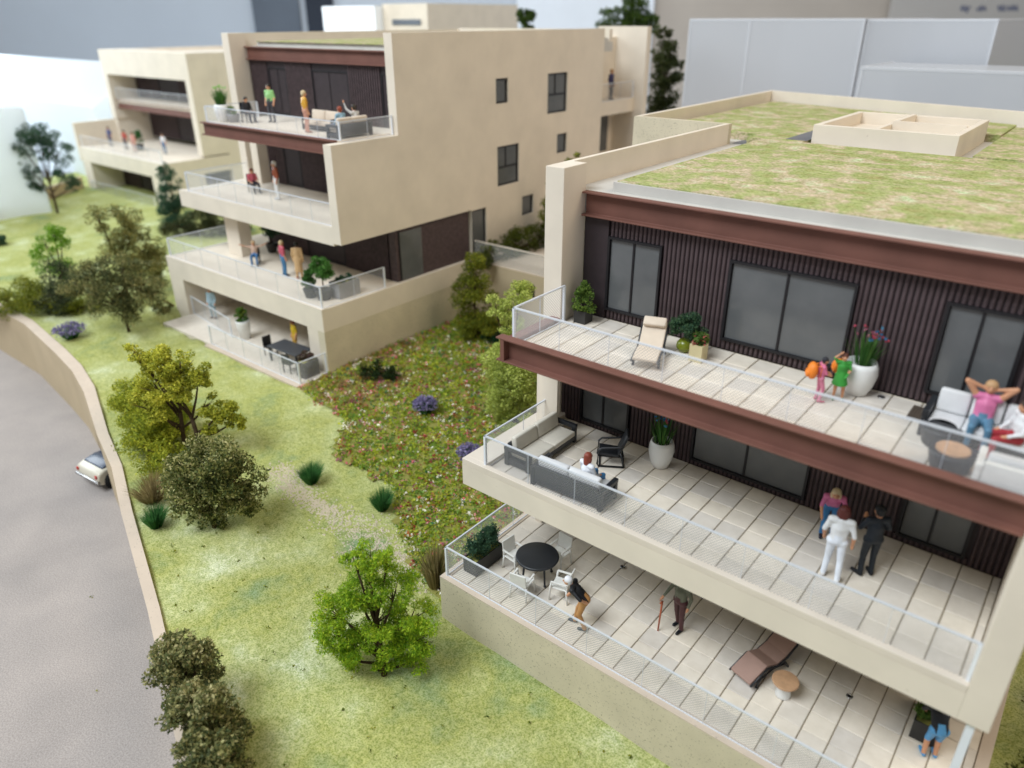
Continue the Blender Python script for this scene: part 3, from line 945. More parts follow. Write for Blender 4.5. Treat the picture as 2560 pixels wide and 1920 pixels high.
def pick_cols(n, pal, pts=None, clump=1.1):
    """per leaf colour from palette, neighbouring leaves lean the same way"""
    pal = np.array(pal, float)
    t = RNG.uniform(0, 1, n)
    if pts is not None:
        ph = np.sin(pts[:, 0] * 3.1 / clump + 1.3) + np.sin(pts[:, 1] * 2.7 / clump + .4) + np.sin(pts[:, 2] * 3.7 / clump)
        t = np.clip(.72 * t + .28 * (ph / 6 + .5), 0, .999)
    x = t * (len(pal) - 1)
    i = x.astype(int)
    f = (x - i)[:, None]
    c = pal[i] * (1 - f) + pal[np.minimum(i + 1, len(pal) - 1)] * f
    return c * RNG.uniform(.75, 1.2, (n, 1))
def crown_points(blobs, n, shell=.55, sub=17):
    """leaves gather in small sub-clumps sitting on and inside each blob, with gaps between"""
    cs, rr, wt = [], [], []
    for b in blobs:
        r3 = np.array(b[3] if hasattr(b[3], '__len__') else (b[3],) * 3, float)
        m = max(4, int(sub * RNG.uniform(.8, 1.3)))
        d = rand_dirs(m)
        rad = RNG.uniform(.35, 1.0, (m, 1)) ** .7
        cs.append(np.array(b[:3], float) + d * r3 * rad)
        q = RNG.uniform(.28, .50, m) * r3.mean()
        rr.append(q)
        wt.append(q ** 2)
    cs, rr, wt = np.concatenate(cs), np.concatenate(rr), np.concatenate(wt)
    idx = RNG.choice(len(cs), n, p=wt / wt.sum())
    d = rand_dirs(n)
    d[:, 2] *= .75
    rad = RNG.uniform(.25, 1.0, n) ** .5 * RNG.uniform(.85, 1.18, n)
    return cs[idx] + d * (rr[idx] * rad)[:, None]
OLIVE = [(0.063, 0.095, 0.038), (0.157, 0.179, 0.046), (0.336, 0.294, 0.084), (0.567, 0.483, 0.157)]
YELLOW = [(0.08, 0.123, 0.026), (0.217, 0.261, 0.032), (0.406, 0.42, 0.043), (0.58, 0.551, 0.065)]
BRIGHT = [(0.061, 0.189, 0.016), (0.135, 0.338, 0.02), (0.23, 0.446, 0.027), (0.378, 0.486, 0.027)]
DARKG = [(0.021, 0.06, 0.036), (0.038, 0.098, 0.057), (0.068, 0.143, 0.075), (0.105, 0.195, 0.09)]
LIGHT = [(0.112, 0.168, 0.042), (0.266, 0.35, 0.07), (0.42, 0.504, 0.119), (0.532, 0.588, 0.168)]
MOSS = [(0.065, 0.108, 0.018), (0.162, 0.205, 0.022), (0.281, 0.302, 0.026), (0.41, 0.389, 0.043)]
MID = [(0.035, 0.084, 0.025), (0.084, 0.168, 0.035), (0.154, 0.266, 0.049), (0.238, 0.35, 0.07)]
def tree(name, label, base, blobs, pal, n, size=.085, trunks=None, cat='tree', group=None, shell=.5, aspect=.55, tr=.07):
    """blobs: (dx,dy,dz,r) relative to base; trunk tubes run from the base into the blobs"""
    root = empty(name, base, label=label, cat=cat, group=group)
    pts = crown_points(blobs, n, shell)
    cols = pick_cols(n, pal, pts + np.array(base))
    link('crown', quads_mesh('crown', leaf_quads(pts, size, aspect), cols), root)
    tk = MB()
    top = max(b[2] for b in blobs)
    stems = trunks or [(0, 0)]
    for sx, sy in stems:
        m = Vector((sx * .6, sy * .6, top * .42))
        tk.tube([(sx, sy, -.15), (sx * .9, sy * .9, top * .2), m], [tr * 1.2, tr, tr * .8], 7)
    for i, b in enumerate(blobs):
        sx, sy = stems[i % len(stems)]
        s = Vector((sx * .7, sy * .7, min(b[2] * .5, top * .40)))
        e = Vector(b[:3])
        md = s.lerp(e, .5) + Vector((0, 0, -.06 * (e - s).length))
        tk.tube([s, md, e], [tr * .7, tr * .5, tr * .2], 6)
        rr = b[3] if not hasattr(b[3], '__len__') else min(b[3])
        for k in range(4):
            d = Vector(rand_dirs(1)[0])
            d.z = abs(d.z) * .6
            tk.tube([md.lerp(e, .6), e + d * rr * .75], [tr * .3, tr * .08], 5)
    tk.build('trunk', 'bark', root, True)
    return root
def gz(x, y):
    return (x, y, lawn_z(x, y))
def view_off(q, dpx_right, dup, depth=None):
    return q
R_ = np.array([right0.x, right0.y, 0])   # direction that runs to the right in the view, used to lay crowns sideways
def side(t, z, r, fwdo=0.0):
    return (R_[0] * t - R_[1] * fwdo, R_[1] * t + R_[0] * fwdo, z, r)
tree('broadleaf_tree', 'tall dark open crowned tree standing beyond the lawn at the far left', gz(-57.07, 8.96), [side(-.4, 6.4, 1.0), side(.8, 6.2, 1.0), side(-1.4, 5.2, .9), side(1.3, 4.8, 1.1), side(-1.3, 3.6, .8), side(1.5, 3.3, .8), side(-.9, 2.4, .7), side(1.9, 2.4, .6), side(.1, 5.2, .9)], DARKG[:3] + [(.10, .13, .06)], 9000, .15, tr=.10)
tree('broadleaf_tree', 'bright green sparse young tree behind the olive trees on the left lawn', gz(-34.6, .4), [side(.2, 3.7, 0.57), side(-.5, 3.0, 0.63), side(.5, 3.2, 0.57), side(-.7, 2.0, 0.80), side(.2, 1.5, 0.69)], BRIGHT, 5000, .10)
tree('olive_tree', 'tall ragged olive brown tree behind the two dark trees on the left lawn', gz(-31.2, 2.3), [side(-.55, 4.6, 0.69), side(.9, 4.7, 0.75), side(1.0, 3.7, 0.92), side(.2, 3.4, 0.92), side(1.7, 3.0, 0.80), side(1.9, 2.0, 0.80), side(1.0, 2.2, 1.03), side(.2, 2.2, 1.03), side(1.6, 1.2, 0.80)], OLIVE, 17000, .10)
tree('olive_tree', 'broad dark olive tree at the front of the left lawn group', gz(-26.0, -.2), [side(-.5, 3.5, 0.80), side(.5, 3.3, 0.86), side(-1.2, 2.7, 0.92), side(1.2, 2.5, 0.92), side(0, 2.5, 1.09), side(-.9, 1.6, 0.92), side(.9, 1.5, 1.03), side(0, 1.3, 0.92), side(-2.1, 2.6, 0.80)], [(.03, .055, .028), (.10, .13, .05), (.27, .26, .09), (.60, .52, .22)], 19000, .10)
tree('shrub', 'rounded dark grey green shrub left of the broad olive tree', gz(-31.6, -1.0), [side(0, 1.2, 1.09), side(.3, 2.2, 0.92), side(-.5, .8, 0.80)], [(.03, .045, .025), (.06, .085, .04), (.12, .13, .06)], 6000, .10, cat='shrub')
tree('hedge', 'mossy green hedge mass at the left edge above the retaining wall', gz(-32.4, -1.5), [side(-2.6, .8, 1.1), side(-1.3, 1.0, 1.1), side(0, .8, 1.1), side(1.1, .6, .9), side(2.0, .3, .8), side(-3.6, .9, 1.1)], MOSS, 12000, .11, cat='hedge')
tree('conifer', 'dark conical shrub between the far and middle blocks', gz(-44.0, 12.4), [side(0, 4.2, .55), side(.1, 3.3, .85), side(-.1, 2.3, 1.1), side(.1, 1.2, 1.3), side(.2, .5, 1.4)], DARKG, 9000, .14, cat='shrub')
tree('shrub', 'dark shrubs filling the gap left of the middle block', gz(-40.4, 12.0), [side(-1.0, .6, 1.0), side(.4, .9, 1.1), side(1.8, 1.0, 1.1), side(3.0, 1.2, 1.1), side(-2.0, .4, .7)], [(.02, .035, .015), (.05, .06, .02), (.10, .09, .02)], 9000, .14, cat='shrub')
tree('broadleaf_tree', 'yellow green tree with visible forked trunk near the retaining wall', gz(-12.9, -4.2), [side(-1.35, 4.1, .38), side(-1.0, 3.7, .3), side(-.45, 3.75, .55), side(.2, 3.75, .6), side(.75, 3.2, .45), side(-.9, 2.9, .7), side(-.1, 2.8, .55), side(-1.45, 2.1, .6), side(1.3, 1.8, .5), side(.85, 2.1, .45), side(1.75, 1.4, .35), side(-.95, 1.7, .55), side(.75, 1.1, .3)], [(.14, .19, .03), (.40, .44, .05), (.68, .67, .08), (.92, .86, .16)], 19000, .105, [(.35, .1), (-.45, -.1)], tr=.085)
def along(t, z, r, o=0.0):
    return (.944 * t + .33 * o, -.33 * t + .944 * o, z, r)
tree('hedge', 'yellow green hedge along the wall beside the white car', gz(-15.6, -4.9), [along(-2.3, .7, 0.75), along(-1.5, 1.0, 0.86, .2), along(-.7, 1.0, 0.92, .3), along(.1, .9, 0.92, .2), along(.9, .8, 0.86, .3), along(1.6, .7, 0.80, .1), along(3.2, .4, .6), along(2.3, .5, 0.69), along(.6, .6, 0.92, 1.0), along(-.6, .7, 0.92, 1.1), along(1.6, .5, 0.80, 1.0), along(-1.6, .6, 0.80, 1.0)], [(.10, .16, .02), (.28, .34, .035), (.50, .53, .05), (.70, .68, .08)], 26000, .10, cat='hedge')
tree('olive_tree', 'round dark olive tree with twiggy pale leaves in the centre of the lawn', gz(-8.9, -5.9), [side(.5, 2.6, .95), side(-.1, 2.2, .9), side(1.0, 1.9, .9), side(-.5, 1.6, .75), side(-.85, 1.1, .6), side(1.1, 1.2, .7), side(.2, 1.2, .55), side(-.35, .7, .5), side(.1, .35, .3)], [(.035, .06, .022), (.11, .145, .04), (.33, .33, .10), (.85, .78, .42)], 17000, .11, shell=.6)
for lb, p, s in (('boxy clipped olive shrub leaning over the wall, upper of three', (-3.5, -9.85), .9), ('boxy clipped olive shrub over the wall, middle of three', (-2.0, -10.3), .88), ('olive shrub cut off by the bottom edge, lowest of three', (-.95, -10.75), .8)):
    tree('shrub', lb, gz(*p), [(.0, .0, 2.1 * s, .62 * s), (.35 * s, .25 * s, 1.9 * s, .55 * s), (-.35 * s, -.2 * s, 1.7 * s, .6 * s), (.1, .1, 1.2 * s, .72 * s), (.45 * s, .3 * s, .9 * s, .55 * s), (-.2 * s, -.1, .6 * s, .6 * s)], [(.05, .08, .04), (.15, .18, .065), (.38, .36, .14), (.82, .74, .40)], 12000, .105, cat='shrub', group='clipped olive shrubs along the wall')
tree('broadleaf_tree', 'bright grass green feathery tree in front of the speckled terrace wall', gz(-.72, -6.08), [side(0.05, 4.03, 0.40), side(0.47, 3.93, 0.29), side(-0.38, 3.98, 0.29), side(0.00, 3.44, 0.26), side(0.61, 2.91, 0.55), side(-0.38, 2.81, 0.53), side(-1.08, 2.23, 0.57), side(1.13, 2.13, 0.57), side(0.00, 2.04, 0.70), side(-1.08, 1.36, 0.48), side(1.13, 1.26, 0.48), side(0.56, 1.26, 0.57), side(-0.47, 1.16, 0.57), side(-0.89, 0.58, 0.35), side(0.89, 0.44, 0.44), side(0.19, 0.48, 0.35)], [(.11, .24, .02), (.25, .44, .025), (.42, .58, .035), (.62, .66, .05)], 33000, .10, [(.12, 0), (-.12, .05)], aspect=.3)
tree('columnar_tree', 'mossy cone shaped tree against the side wall of the middle block', gz(-11.7, 10.2), [side(0, 4.1, .5), side(.1, 3.4, .75), side(-.1, 2.6, .95), side(.1, 1.7, 1.05), side(-.1, .9, .85), side(.5, .6, .7)], MOSS, 13000, .10)
tree('shrub', 'small deep green shrub at the foot of the cone shaped tree', gz(-10.9, 10.6), [side(0, .4, .5), side(.5, .3, .4)], [(.01, .045, .02), (.02, .08, .03), (.03, .11, .04)], 2500, .08, cat='shrub')
tree('climbing_tree', 'pale yellow green lacy tree rising beside the nearest block', gz(-5.5, 5.5), [side(0.22, 5.72, 0.53), side(-0.68, 5.20, 0.40), side(-0.22, 5.05, 0.44), side(0.00, 4.22, 0.50), side(-0.22, 3.40, 0.69), side(0.30, 2.78, 0.94), side(-0.38, 2.37, 0.88), side(0.52, 1.85, 1.00), side(-0.22, 1.44, 1.00), side(0.60, 0.93, 0.88), side(0.00, 0.62, 0.88)], [(.20, .27, .07), (.46, .54, .12), (.68, .75, .20), (.88, .92, .34)], 30000, .095)
tree('hedge', 'olive green hedge along the foot of the sand side wall', (-13.0, 14.6, 2.92), [(0, -2.0, .35, .55), (0, -1.0, .45, .65), (.1, 0, .5, .7), (0, 1.0, .55, .75), (.1, 2.0, .55, .75), (0, 3.0, .6, .8), (0, 4.0, .6, .8), (.3, -2.6, .3, .4)], [(.035, .055, .008), (.09, .115, .012), (.16, .17, .016)], 9000, .11, cat='hedge')
tree('broadleaf_tree', 'dark green tree half hidden behind the front pier of the nearest block', (-12.0, 17.5, 2.92), [(0, 0, 3.4, .7), (.2, 0, 2.6, .85), (-.1, 0, 1.8, .8), (.2, 0, 1.0, .8)], MOSS, 7000, .12)
tree('shrub', 'olive shrub top showing above the parapet of the nearest block', (-9.2, 15.0, 2.92), [(-.7, -.2, 4.6, .5), (0, 0, 4.9, .6), (.8, .3, 5.0, .55)], MOSS, 5000, .11, cat='shrub')
tree('broadleaf_tree', 'dark drooping tree behind the far corner of the middle block', (-15.2, 34, 2.0), [(0, 0, 10.0, .9), (.2, 0, 8.9, 1.1), (-.1, 0, 7.6, 1.1), (.1, 0, 6.5, .9), (-.3, 0, 11.2, .5)], [(.02, .035, .010), (.055, .07, .018), (.11, .12, .03)], 8000, .17)
tree('broadleaf_tree', 'blurred green tree against the bright screen at the top', (-25.5, 45, 2.0), [(-1.2, 0, 12.0, 1.1), (.6, .4, 12.8, 1.2), (1.9, .8, 12.0, 1.0), (.2, .2, 11.4, 1.0)], [(.02, .05, .008), (.06, .11, .015), (.12, .18, .03)], 7000, .2)
tree('broadleaf_tree', 'small blurred green tree beside the sand rooftop block at the top', (-35.9, 45, 2.0), [(0, 0, 12.3, .8), (.2, 0, 11.2, .7)], [(.02, .05, .008), (.06, .11, .015), (.12, .18, .03)], 4000, .2)
tree('shrub', 'tiny dark shrub at the left edge of the far lawn', gz(-50.1, 2.3), [side(0, .3, .45)], DARKG, 900, .12, cat='shrub')
tree('shrub', 'low rust and green shrub at the left corner of the middle block', gz(-27.2, 2.3), [side(-.3, .2, .35), side(.2, .3, .35)], [(.03, .07, .02), (.10, .10, .02), (.20, .09, .03)], 1600, .08, cat='shrub')
tree('shrub', 'mossy shrub in the bottom right corner below the nearest block', (13.2, .6, -1.75), [(0, 0, .5, .6), (.5, .9, .6, .7), (.4, 2.0, .7, .7), (.9, -.3, .4, .6), (1.3, 1.2, .6, .7), (.7, 3.2, .8, .8)], [(.02, .045, .012), (.07, .09, .015), (.17, .17, .02)], 9000, .09, cat='shrub')
tree('shrub', 'dark green mounded shrub in the flower bed below the middle block', gz(-12.1, 4.1), [side(-.4, .3, .45), side(.2, .45, .5), side(.7, .3, .4)], [(.012, .035, .012), (.03, .06, .015), (.06, .09, .02)], 3500, .075, cat='shrub')

def tuft(name, label, base, n, h, spread, pal, w=.012, flowers=None, cat='grass'):
    root = empty(name, base, label=label, cat=cat)
    a = RNG.uniform(0, 2 * PI, n)
    rr = RNG.uniform(0, 1, n) ** .5
    b0 = np.stack([np.cos(a) * rr * spread * .3, np.sin(a) * rr * spread * .3, np.full(n, -.05)], 1)
    tip = np.stack([np.cos(a) * rr * spread, np.sin(a) * rr * spread, h * RNG.uniform(.55, 1.0, n) * (1 - .3 * rr)], 1)
    mid = b0 * .45 + tip * .55 + np.array([0, 0, .12 * h])
    s = np.stack([-np.sin(a + 1), np.cos(a + 1), np.zeros(n)], 1) * w
    q1 = np.stack([b0 - s, b0 + s, mid + s * .7, mid - s * .7], 1)
    q2 = np.stack([mid - s * .7, mid + s * .7, tip + s * .1, tip - s * .1], 1)
    c = pick_cols(n, pal)
    link('blades', quads_mesh('blades', np.concatenate([q1, q2]), np.concatenate([c, c])), root)
    if flowers is not None:
        fp, size, cnt = flowers
        k = RNG.choice(n, cnt, replace=cnt > n)
        pts = tip[k] + RNG.normal(0, .03, (cnt, 3))
        link('flowers', quads_mesh('flowers', leaf_quads(pts, size, .9), pick_cols(cnt, fp)), root)['kind'] = 'stuff'
    return root
GRASSD = [(0.031, 0.128, 0.04), (0.076, 0.23, 0.063), (0.128, 0.332, 0.095)]
DRY = [(0.208, 0.169, 0.065), (0.364, 0.286, 0.13), (0.494, 0.403, 0.208)]
tuft('grass_tuft', 'dark blue green grass tuft on the lawn left of the flower bed', gz(-8.49, -2.32), 900, .95, .6, GRASSD, .008)
tuft('grass_tuft', 'dark blue green grass tuft at the edge of the gravel by the flower bed', gz(-5.58, -1.6), 900, .95, .55, GRASSD, .008)
tuft('grass_tuft', 'straw coloured tall grass clump beside the speckled terrace corner', gz(-1.75, -2.9), 520, 1.9, .6, DRY + [(.10, .14, .03)], .016)
tuft('grass_tuft', 'dry brown grass clump on the retaining wall behind the white car', gz(-11.7, -6.5), 600, 1.1, .95, DRY)
tuft('grass_tuft', 'dark green grass clump against the wall below the dry grass', gz(-10.4, -7.1), 500, .9, .55, GRASSD)
LAV = [(0.168, 0.14, 0.28), (0.308, 0.266, 0.476), (0.448, 0.392, 0.616)]
for lb, p, sp in (('purple lavender clump in the middle of the flower bed', (-8.63, 3.61), .5), ('purple lavender clump half behind the terrace slab corner', (-5.1, 2.4), .5), ('low dark purple lavender mound below the olive trees', (-27.75, -2.3), .75)):
    tuft('lavender', lb, gz(*p), 260, .85, sp, GRASSD, .02, (LAV, .09, 900), cat='flower')

def flower_bed():
    poly = [(-13.9, 1.35), (-12.6, 1.05), (-11.6, 1.23), (-10.4, .9), (-9.7, -.1), (-8.9, -.9), (-8.0, -.55), (-7.14, -.73), (-6.2, -.5), (-5.43, -1.2), (-4.6, -1.9), (-3.6, -2.3), (-2.9, -2.9), (-1.9, -3.0), (-.9, -3.2), (-.85, 12.5), (-13.9, 12.5)]
    P = np.array(poly)
    def inside(x, y):
        c = np.zeros(len(x), bool)
        j = len(P) - 1
        for i in range(len(P)):
            xi, yi = P[i]
            xj, yj = P[j]
            k = ((yi > y) != (yj > y)) & (x < (xj - xi) * (y - yi) / (yj - yi + 1e-12) + xi)
            c ^= k
            j = i
        return c
    n = 17000
    x = RNG.uniform(-14, -.8, n)
    y = RNG.uniform(-3.3, 12.6, n)
    keep = inside(x, y) | (inside(x + RNG.normal(0, .12, n), y + RNG.normal(0, .12, n)) & (RNG.uniform(0, 1, n) < .4))
    x, y = x[keep], y[keep]
    n = len(x)
    z = np.array([lawn_z(a, b) for a, b in zip(x, y)])
    base = np.stack([x, y, z], 1)
    brown = .75 * np.clip(.35 + .5 * np.sin(x * .55 + y * .35 + 1.5) + .25 * np.sin(x * 1.7 - y), 0, 1) * np.clip((y + .5) / 4, 0, 1)
    yel = np.array([(.15, .22, .02), (.28, .33, .03), (.36, .38, .04), (.16, .27, .05)])
    brn = np.array([(.17, .12, .06), (.24, .17, .08), (.20, .17, .04), (.29, .15, .09)])
    acc = np.array([(.55, .14, .17), (.62, .28, .28), (.78, .74, .66), (.70, .66, .60), (.30, .05, .04), (.40, .14, .05), (.04, .16, .09), (.30, .08, .16)])
    k1, k2, k3 = RNG.integers(0, 4, n), RNG.integers(0, 4, n), RNG.integers(0, len(acc), n)
    u = RNG.uniform(0, 1, n)
    c = np.where((RNG.uniform(0, 1, n) < brown)[:, None], brn[k2], yel[k1])
    c = np.where((u < .20)[:, None], acc[k3], c)
    m = 7
    r = RNG.uniform(.05, .19, n) ** 1.0
    d = rand_dirs(n * m).reshape(n, m, 3)
    d[:, :, 2] = np.abs(d[:, :, 2])
    pts = base[:, None, :] + d * r[:, None, None] + np.array([0, 0, .015])
    cc = np.repeat(c[:, None, :], m, 1) * RNG.uniform(.7, 1.25, (n, m, 1))
    me = quads_mesh('flower_bed', leaf_quads(pts.reshape(-1, 3), .10, .8), 1.6 * cc.reshape(-1, 3))
    o = link('flower_bed', me)
    tag(o, 'mottled green, brown and red flower bed between the two nearest blocks', 'flower bed', kind='stuff')
    # dark soil sheet under the planting
    v = [(a, b, lawn_z(a, b) + .05) for a, b in poly]
    gx = MB()
    xs = np.linspace(-13.9, -.85, 40)
    ys = np.linspace(-3.2, 12.5, 48)
    for i in range(len(xs) - 1):
        for j in range(len(ys) - 1):
            cxy = ((xs[i] + xs[i + 1]) / 2, (ys[j] + ys[j + 1]) / 2)
            if inside(np.array([cxy[0]]), np.array([cxy[1]]))[0]:
                q = [(xs[i], ys[j]), (xs[i + 1], ys[j]), (xs[i + 1], ys[j + 1]), (xs[i], ys[j + 1])]
                gx.add([(a, b, lawn_z(a, b) + .055) for a, b in q], [(0, 1, 2, 3)])
    s = gx.build('soil', 'soil', o)
flower_bed()
def gravel():
    line = [(-9.9, -2.7), (-8.9, -2.9), (-7.9, -3.0), (-6.6, -2.95), (-5.2, -2.8), (-4.2, -3.0), (-3.2, -2.9), (-2.4, -3.3)]
    ln = np.array(line)
    n = 2600
    t = RNG.uniform(0, len(ln) - 1.001, n)
    i = t.astype(int)
    f = (t - i)[:, None]
    wd = np.array([.45, .5, .35, .7, .95, .95, .8, .5])
    p = ln[i] * (1 - f) + ln[i + 1] * f + RNG.normal(0, 1, (n, 2)) * (wd[i])[:, None] * np.array([.5, .55])
    mb = MB()
    tet = [(1, 0, -.3), (-.5, .87, -.3), (-.5, -.87, -.3), (.1, .05, .55)]
    vs, fs = [], []
    for (x, y) in p:
        s = random.uniform(.035, .085)
        a = random.uniform(0, 6.3)
        z = lawn_z(x, y) + .03 * math.sin(x * .9 + y * .7) + 0.02 * math.sin(x * 2.1 - y * 1.3)
        o = len(vs)
        for (u, v, w) in tet:
            vs.append((x + s * (u * math.cos(a) - v * math.sin(a)), y + s * (u * math.sin(a) + v * math.cos(a)), z + s * w))
        fs += [(o, o + 1, o + 3), (o + 1, o + 2, o + 3), (o + 2, o, o + 3)]
    mb.add(vs, fs)
    ob = mb.build('gravel', solid((.66, .58, .46), .9))
    tag(ob, 'scattered pale gravel path across the lawn', 'gravel', kind='stuff')
gravel()
def crumbs():
    spots = [(30, (-13, -9, -10.5, -10)), ]
    vs, cs = [], []
    pts, n = [], 120
    for _ in range(n):
        x = random.uniform(-14, 6)
        y = random.uniform(wall_in_y(x) + .3, -4)
        pts.append((x, y, lawn_z(x, y) + .05))
    for _ in range(14):
        pts.append((random.uniform(-25, -4), random.uniform(-15, -9), -2.98))
    P = np.array([p for p in pts if not (p[2] < -2.9 and p[1] > wall_in_y(p[0]) - .5)])
    k = np.repeat(P, 4, 0) + RNG.normal(0, .025, (len(P) * 4, 3)) * [1, 1, .3]
    me = quads_mesh('flock_debris', leaf_quads(k, .07, .7), pick_cols(len(k), MOSS))
    tag(link('flock_debris', me), 'loose green flock crumbs scattered on lawn and road', 'debris', kind='stuff')
crumbs()

# ------------------------------------------------------------------ furniture
def rot2(x, y, a):
    return x * math.cos(a) - y * math.sin(a), x * math.sin(a) + y * math.cos(a)
def sofa(label, loc, rz, w, d, frame, cush, n=2, back_h=.82, arm=.56, group=None):
    """faces local +y; origin at floor centre"""
    o = empty('sofa', loc, rz, label=label, cat='sofa', group=group)
    f = MB()
    f.box(-w / 2 + .13, w / 2 - .13, -d / 2, d / 2 - .002, .10, .24)
    f.box(-w / 2 + .13, w / 2 - .13, -d / 2, -d / 2 + .10, .24, .60)
    f.build('frame', frame, o, False, .015, 2)
    for s in (-1, 1):
        x = s * (w / 2 - .065)
        a = MB()
        a.box(x - .06, x + .06, -d / 2 - .02, d / 2, arm - .11, arm)
        a.box(x - .055, x + .055, -d / 2 - .01, -d / 2 + .13, 0, arm - .11)
        a.box(x - .055, x + .055, d / 2 - .14, d / 2 - .01, 0, arm - .11)
        a.box(x - .05, x + .05, -d / 2 + .13, d / 2 - .14, .06, .20)
        a.build('arm', frame, o, False, .015, 2)
    iw = (w - .28) / n
    for i in range(n):
        x0 = -w / 2 + .14 + i * iw
        MB().box(x0 + .006, x0 + iw - .006, -d / 2 + .12, d / 2 + .02, .245, .40).build('seat_cushion', cush, o, True, .03, 3)
        k = MB()
        c = (x0 + iw / 2, -d / 2 + .21, .40 + (back_h - .40) / 2)
        k.obox(c, (iw / 2 - .012, .085, (back_h - .40) / 2), Matrix.Rotation(.16, 3, 'X'))
        k.build('back_cushion', cush, o, True, .05, 4)
    return o
sofa('black framed sofa with cream cushions along the side railing of the middle terrace', (.78, -1.02, F1), -PI / 2, 2.2, .85, 'plastic_black', 'cushion')
sofa('black framed sofa seen from behind at the front railing of the middle terrace', (2.5, -1.98, F1), 0.04, 2.1, .82, 'plastic_black', 'cushion_white')
sofa('white cushioned sofa on the top terrace with a woman stretching on it', (10.35, -.12, F2), PI, 1.95, .8, 'plastic_black', 'cushion_white', 3, .85)
sofa('white lounge seat at the right end of the top terrace railing', (10.98, -1.62, F2), .05, .95, .7, 'plastic_white', 'cushion_white', 1, .72)
def tube_chair():
    o = empty('armchair', (2.52, -.25, F1), math.radians(122), label='black tubular armchair beside the flower vase on the middle terrace', cat='armchair')
    # faces local +y
    for s in (-1, 1):
        x = s * .27
        t = MB()
        t.tube([(x, -.34, .03), (x, .33, .03), (x, .36, .10), (x, .34, .50), (x, .26, .58), (x, -.20, .62), (x, -.30, .70)], .028, 7)
        t.tube([(x, -.34, .03), (x, -.24, .45)], .028, 7)
        t.build('side_frame', 'plastic_black', o, True)
    t = MB()
    t.tube([(-.27, -.33, .03), (.27, -.33, .03)], .025, 7)
    t.tube([(-.27, .30, .03), (.27, .30, .03)], .025, 7)
    t.build('stretcher', 'plastic_black', o, True)
    MB().obox((0, .06, .37), (.25, .27, .035), Matrix.Rotation(.12, 3, 'X')).build('seat', 'plastic_black', o, True, .02, 2)
    MB().obox((0, -.30, .66), (.25, .035, .30), Matrix.Rotation(.38, 3, 'X')).build('backrest', 'plastic_black', o, True, .02, 2)
tube_chair()
def round_table():
    o = empty('round_table', (1.36, -1.92, 0.0), label='round black patio table with four white chairs around it', cat='table')
    MB().lathe([(.0, .70), (.56, .70), (.60, .715), (.61, .745), (.60, .775), (.57, .785), (0, .785)], n=40).build('table_top', 'plastic_black', o, True)
    for k in range(4):
        a = PI / 4 + k * PI / 2 + .35
        c, s = math.cos(a), math.sin(a)
        MB().tube([(.40 * c, .40 * s, .70), (.44 * c, .44 * s, .25), (.46 * c, .46 * s, .06)], [.035, .03, .03], 8).ball((.47 * c, .47 * s, .045), .045, 8, 5).build('leg', 'plastic_black', o, True)
round_table()
def patio_chair(label, loc, rz):
    """white moulded armchair facing local +y"""
    o = empty('patio_chair', loc, rz, label=label, cat='chair', group='white patio chairs around the round table')
    MB().box(-.24, .24, -.22, .24, .41, .45).build('seat', 'plastic_white', o, False, .015, 2)
    MB().obox((0, -.26, .68), (.24, .02, .22), Matrix.Rotation(.14, 3, 'X')).build('backrest', 'plastic_white', o, False, .015, 2)
    for s in (-1, 1):
        MB().box(s * .25 - .03, s * .25 + .03, -.24, .22, .62, .66).build('armrest', 'plastic_white', o, False, .012, 2)
        MB().tube([(s * .25, .20, .64), (s * .25, .23, .42), (s * .26, .25, 0)], [.028, .032, .026], 6).build('leg', 'plastic_white', o, True)
        MB().tube([(s * .23, -.22, .46), (s * .25, -.27, 0)], [.03, .026], 6).build('leg', 'plastic_white', o, True)
    return o
patio_chair('white patio chair between the dark planter and the round black table', (.62, -1.98, 0), -PI / 2 - .1)
patio_chair('white patio chair behind the round black table, near the overhanging slab', (1.52, -1.08, 0), PI - .05)
patio_chair('white patio chair with its back to the front railing at the round table', (1.46, -2.72, 0), .2)
patio_chair('white patio chair next to the leaning figure at the round table', (2.34, -2.12, 0), PI / 2 + .25)

def lounger(label, loc, rz, prof, w, cush, frame, pillow=False):
    """prof: (y,z) polyline of the cushion top from foot to head, in local coordinates"""
    o = empty('sun_lounger', loc, rz, label=label, cat='lounger')
    t = .07
    top = [(y, z) for y, z in prof]
    bot = [(y + .01, z - t) for y, z in prof][::-1]
    MB().extrude(top + bot, 'x', -w / 2, w / 2).build('cushion', cush, o, False, .02, 2)
    for s in (-1, 1):
        f = MB()
        f.tube([(s * (w / 2 + .02), y, z - t - .01) for y, z in prof], .028, 6)
        f.build('side_rail', frame, o, True)
        ya, yb = prof[0][0] + .3, prof[-2][0] + .12
        MB().tube([(s * (w / 2), ya + .1, .30), (s * (w / 2 + .02), ya - .06, 0)], .035, 6).build('leg', frame, o, True)
        MB().tube([(s * (w / 2), yb - .2, .30), (s * (w / 2 + .02), yb, 0)], .035, 6).build('leg', frame, o, True)
        MB().tube([(s * (w / 2), ya + .05, .16), (s * (w / 2), (ya + yb) / 2, .25), (s * (w / 2), yb - .1, .14)], .022, 6).build('brace', frame, o, True)
    if pillow:
        y, z = prof[-1]
        MB().obox((0, y - .09, z + .0), (w / 2 - .01, .12, .06), Matrix.Rotation(.7, 3, 'X')).build('pillow', cush, o, True, .04, 3)
    return o
lounger('beige cushioned sun lounger on the top terrace', (3.62, -.70, F2), math.radians(19), [(-.62, .30), (-.25, .34), (.12, .32), (.40, .56), (.62, .78)], .56, 'cushion_beige', 'plastic_black', True)
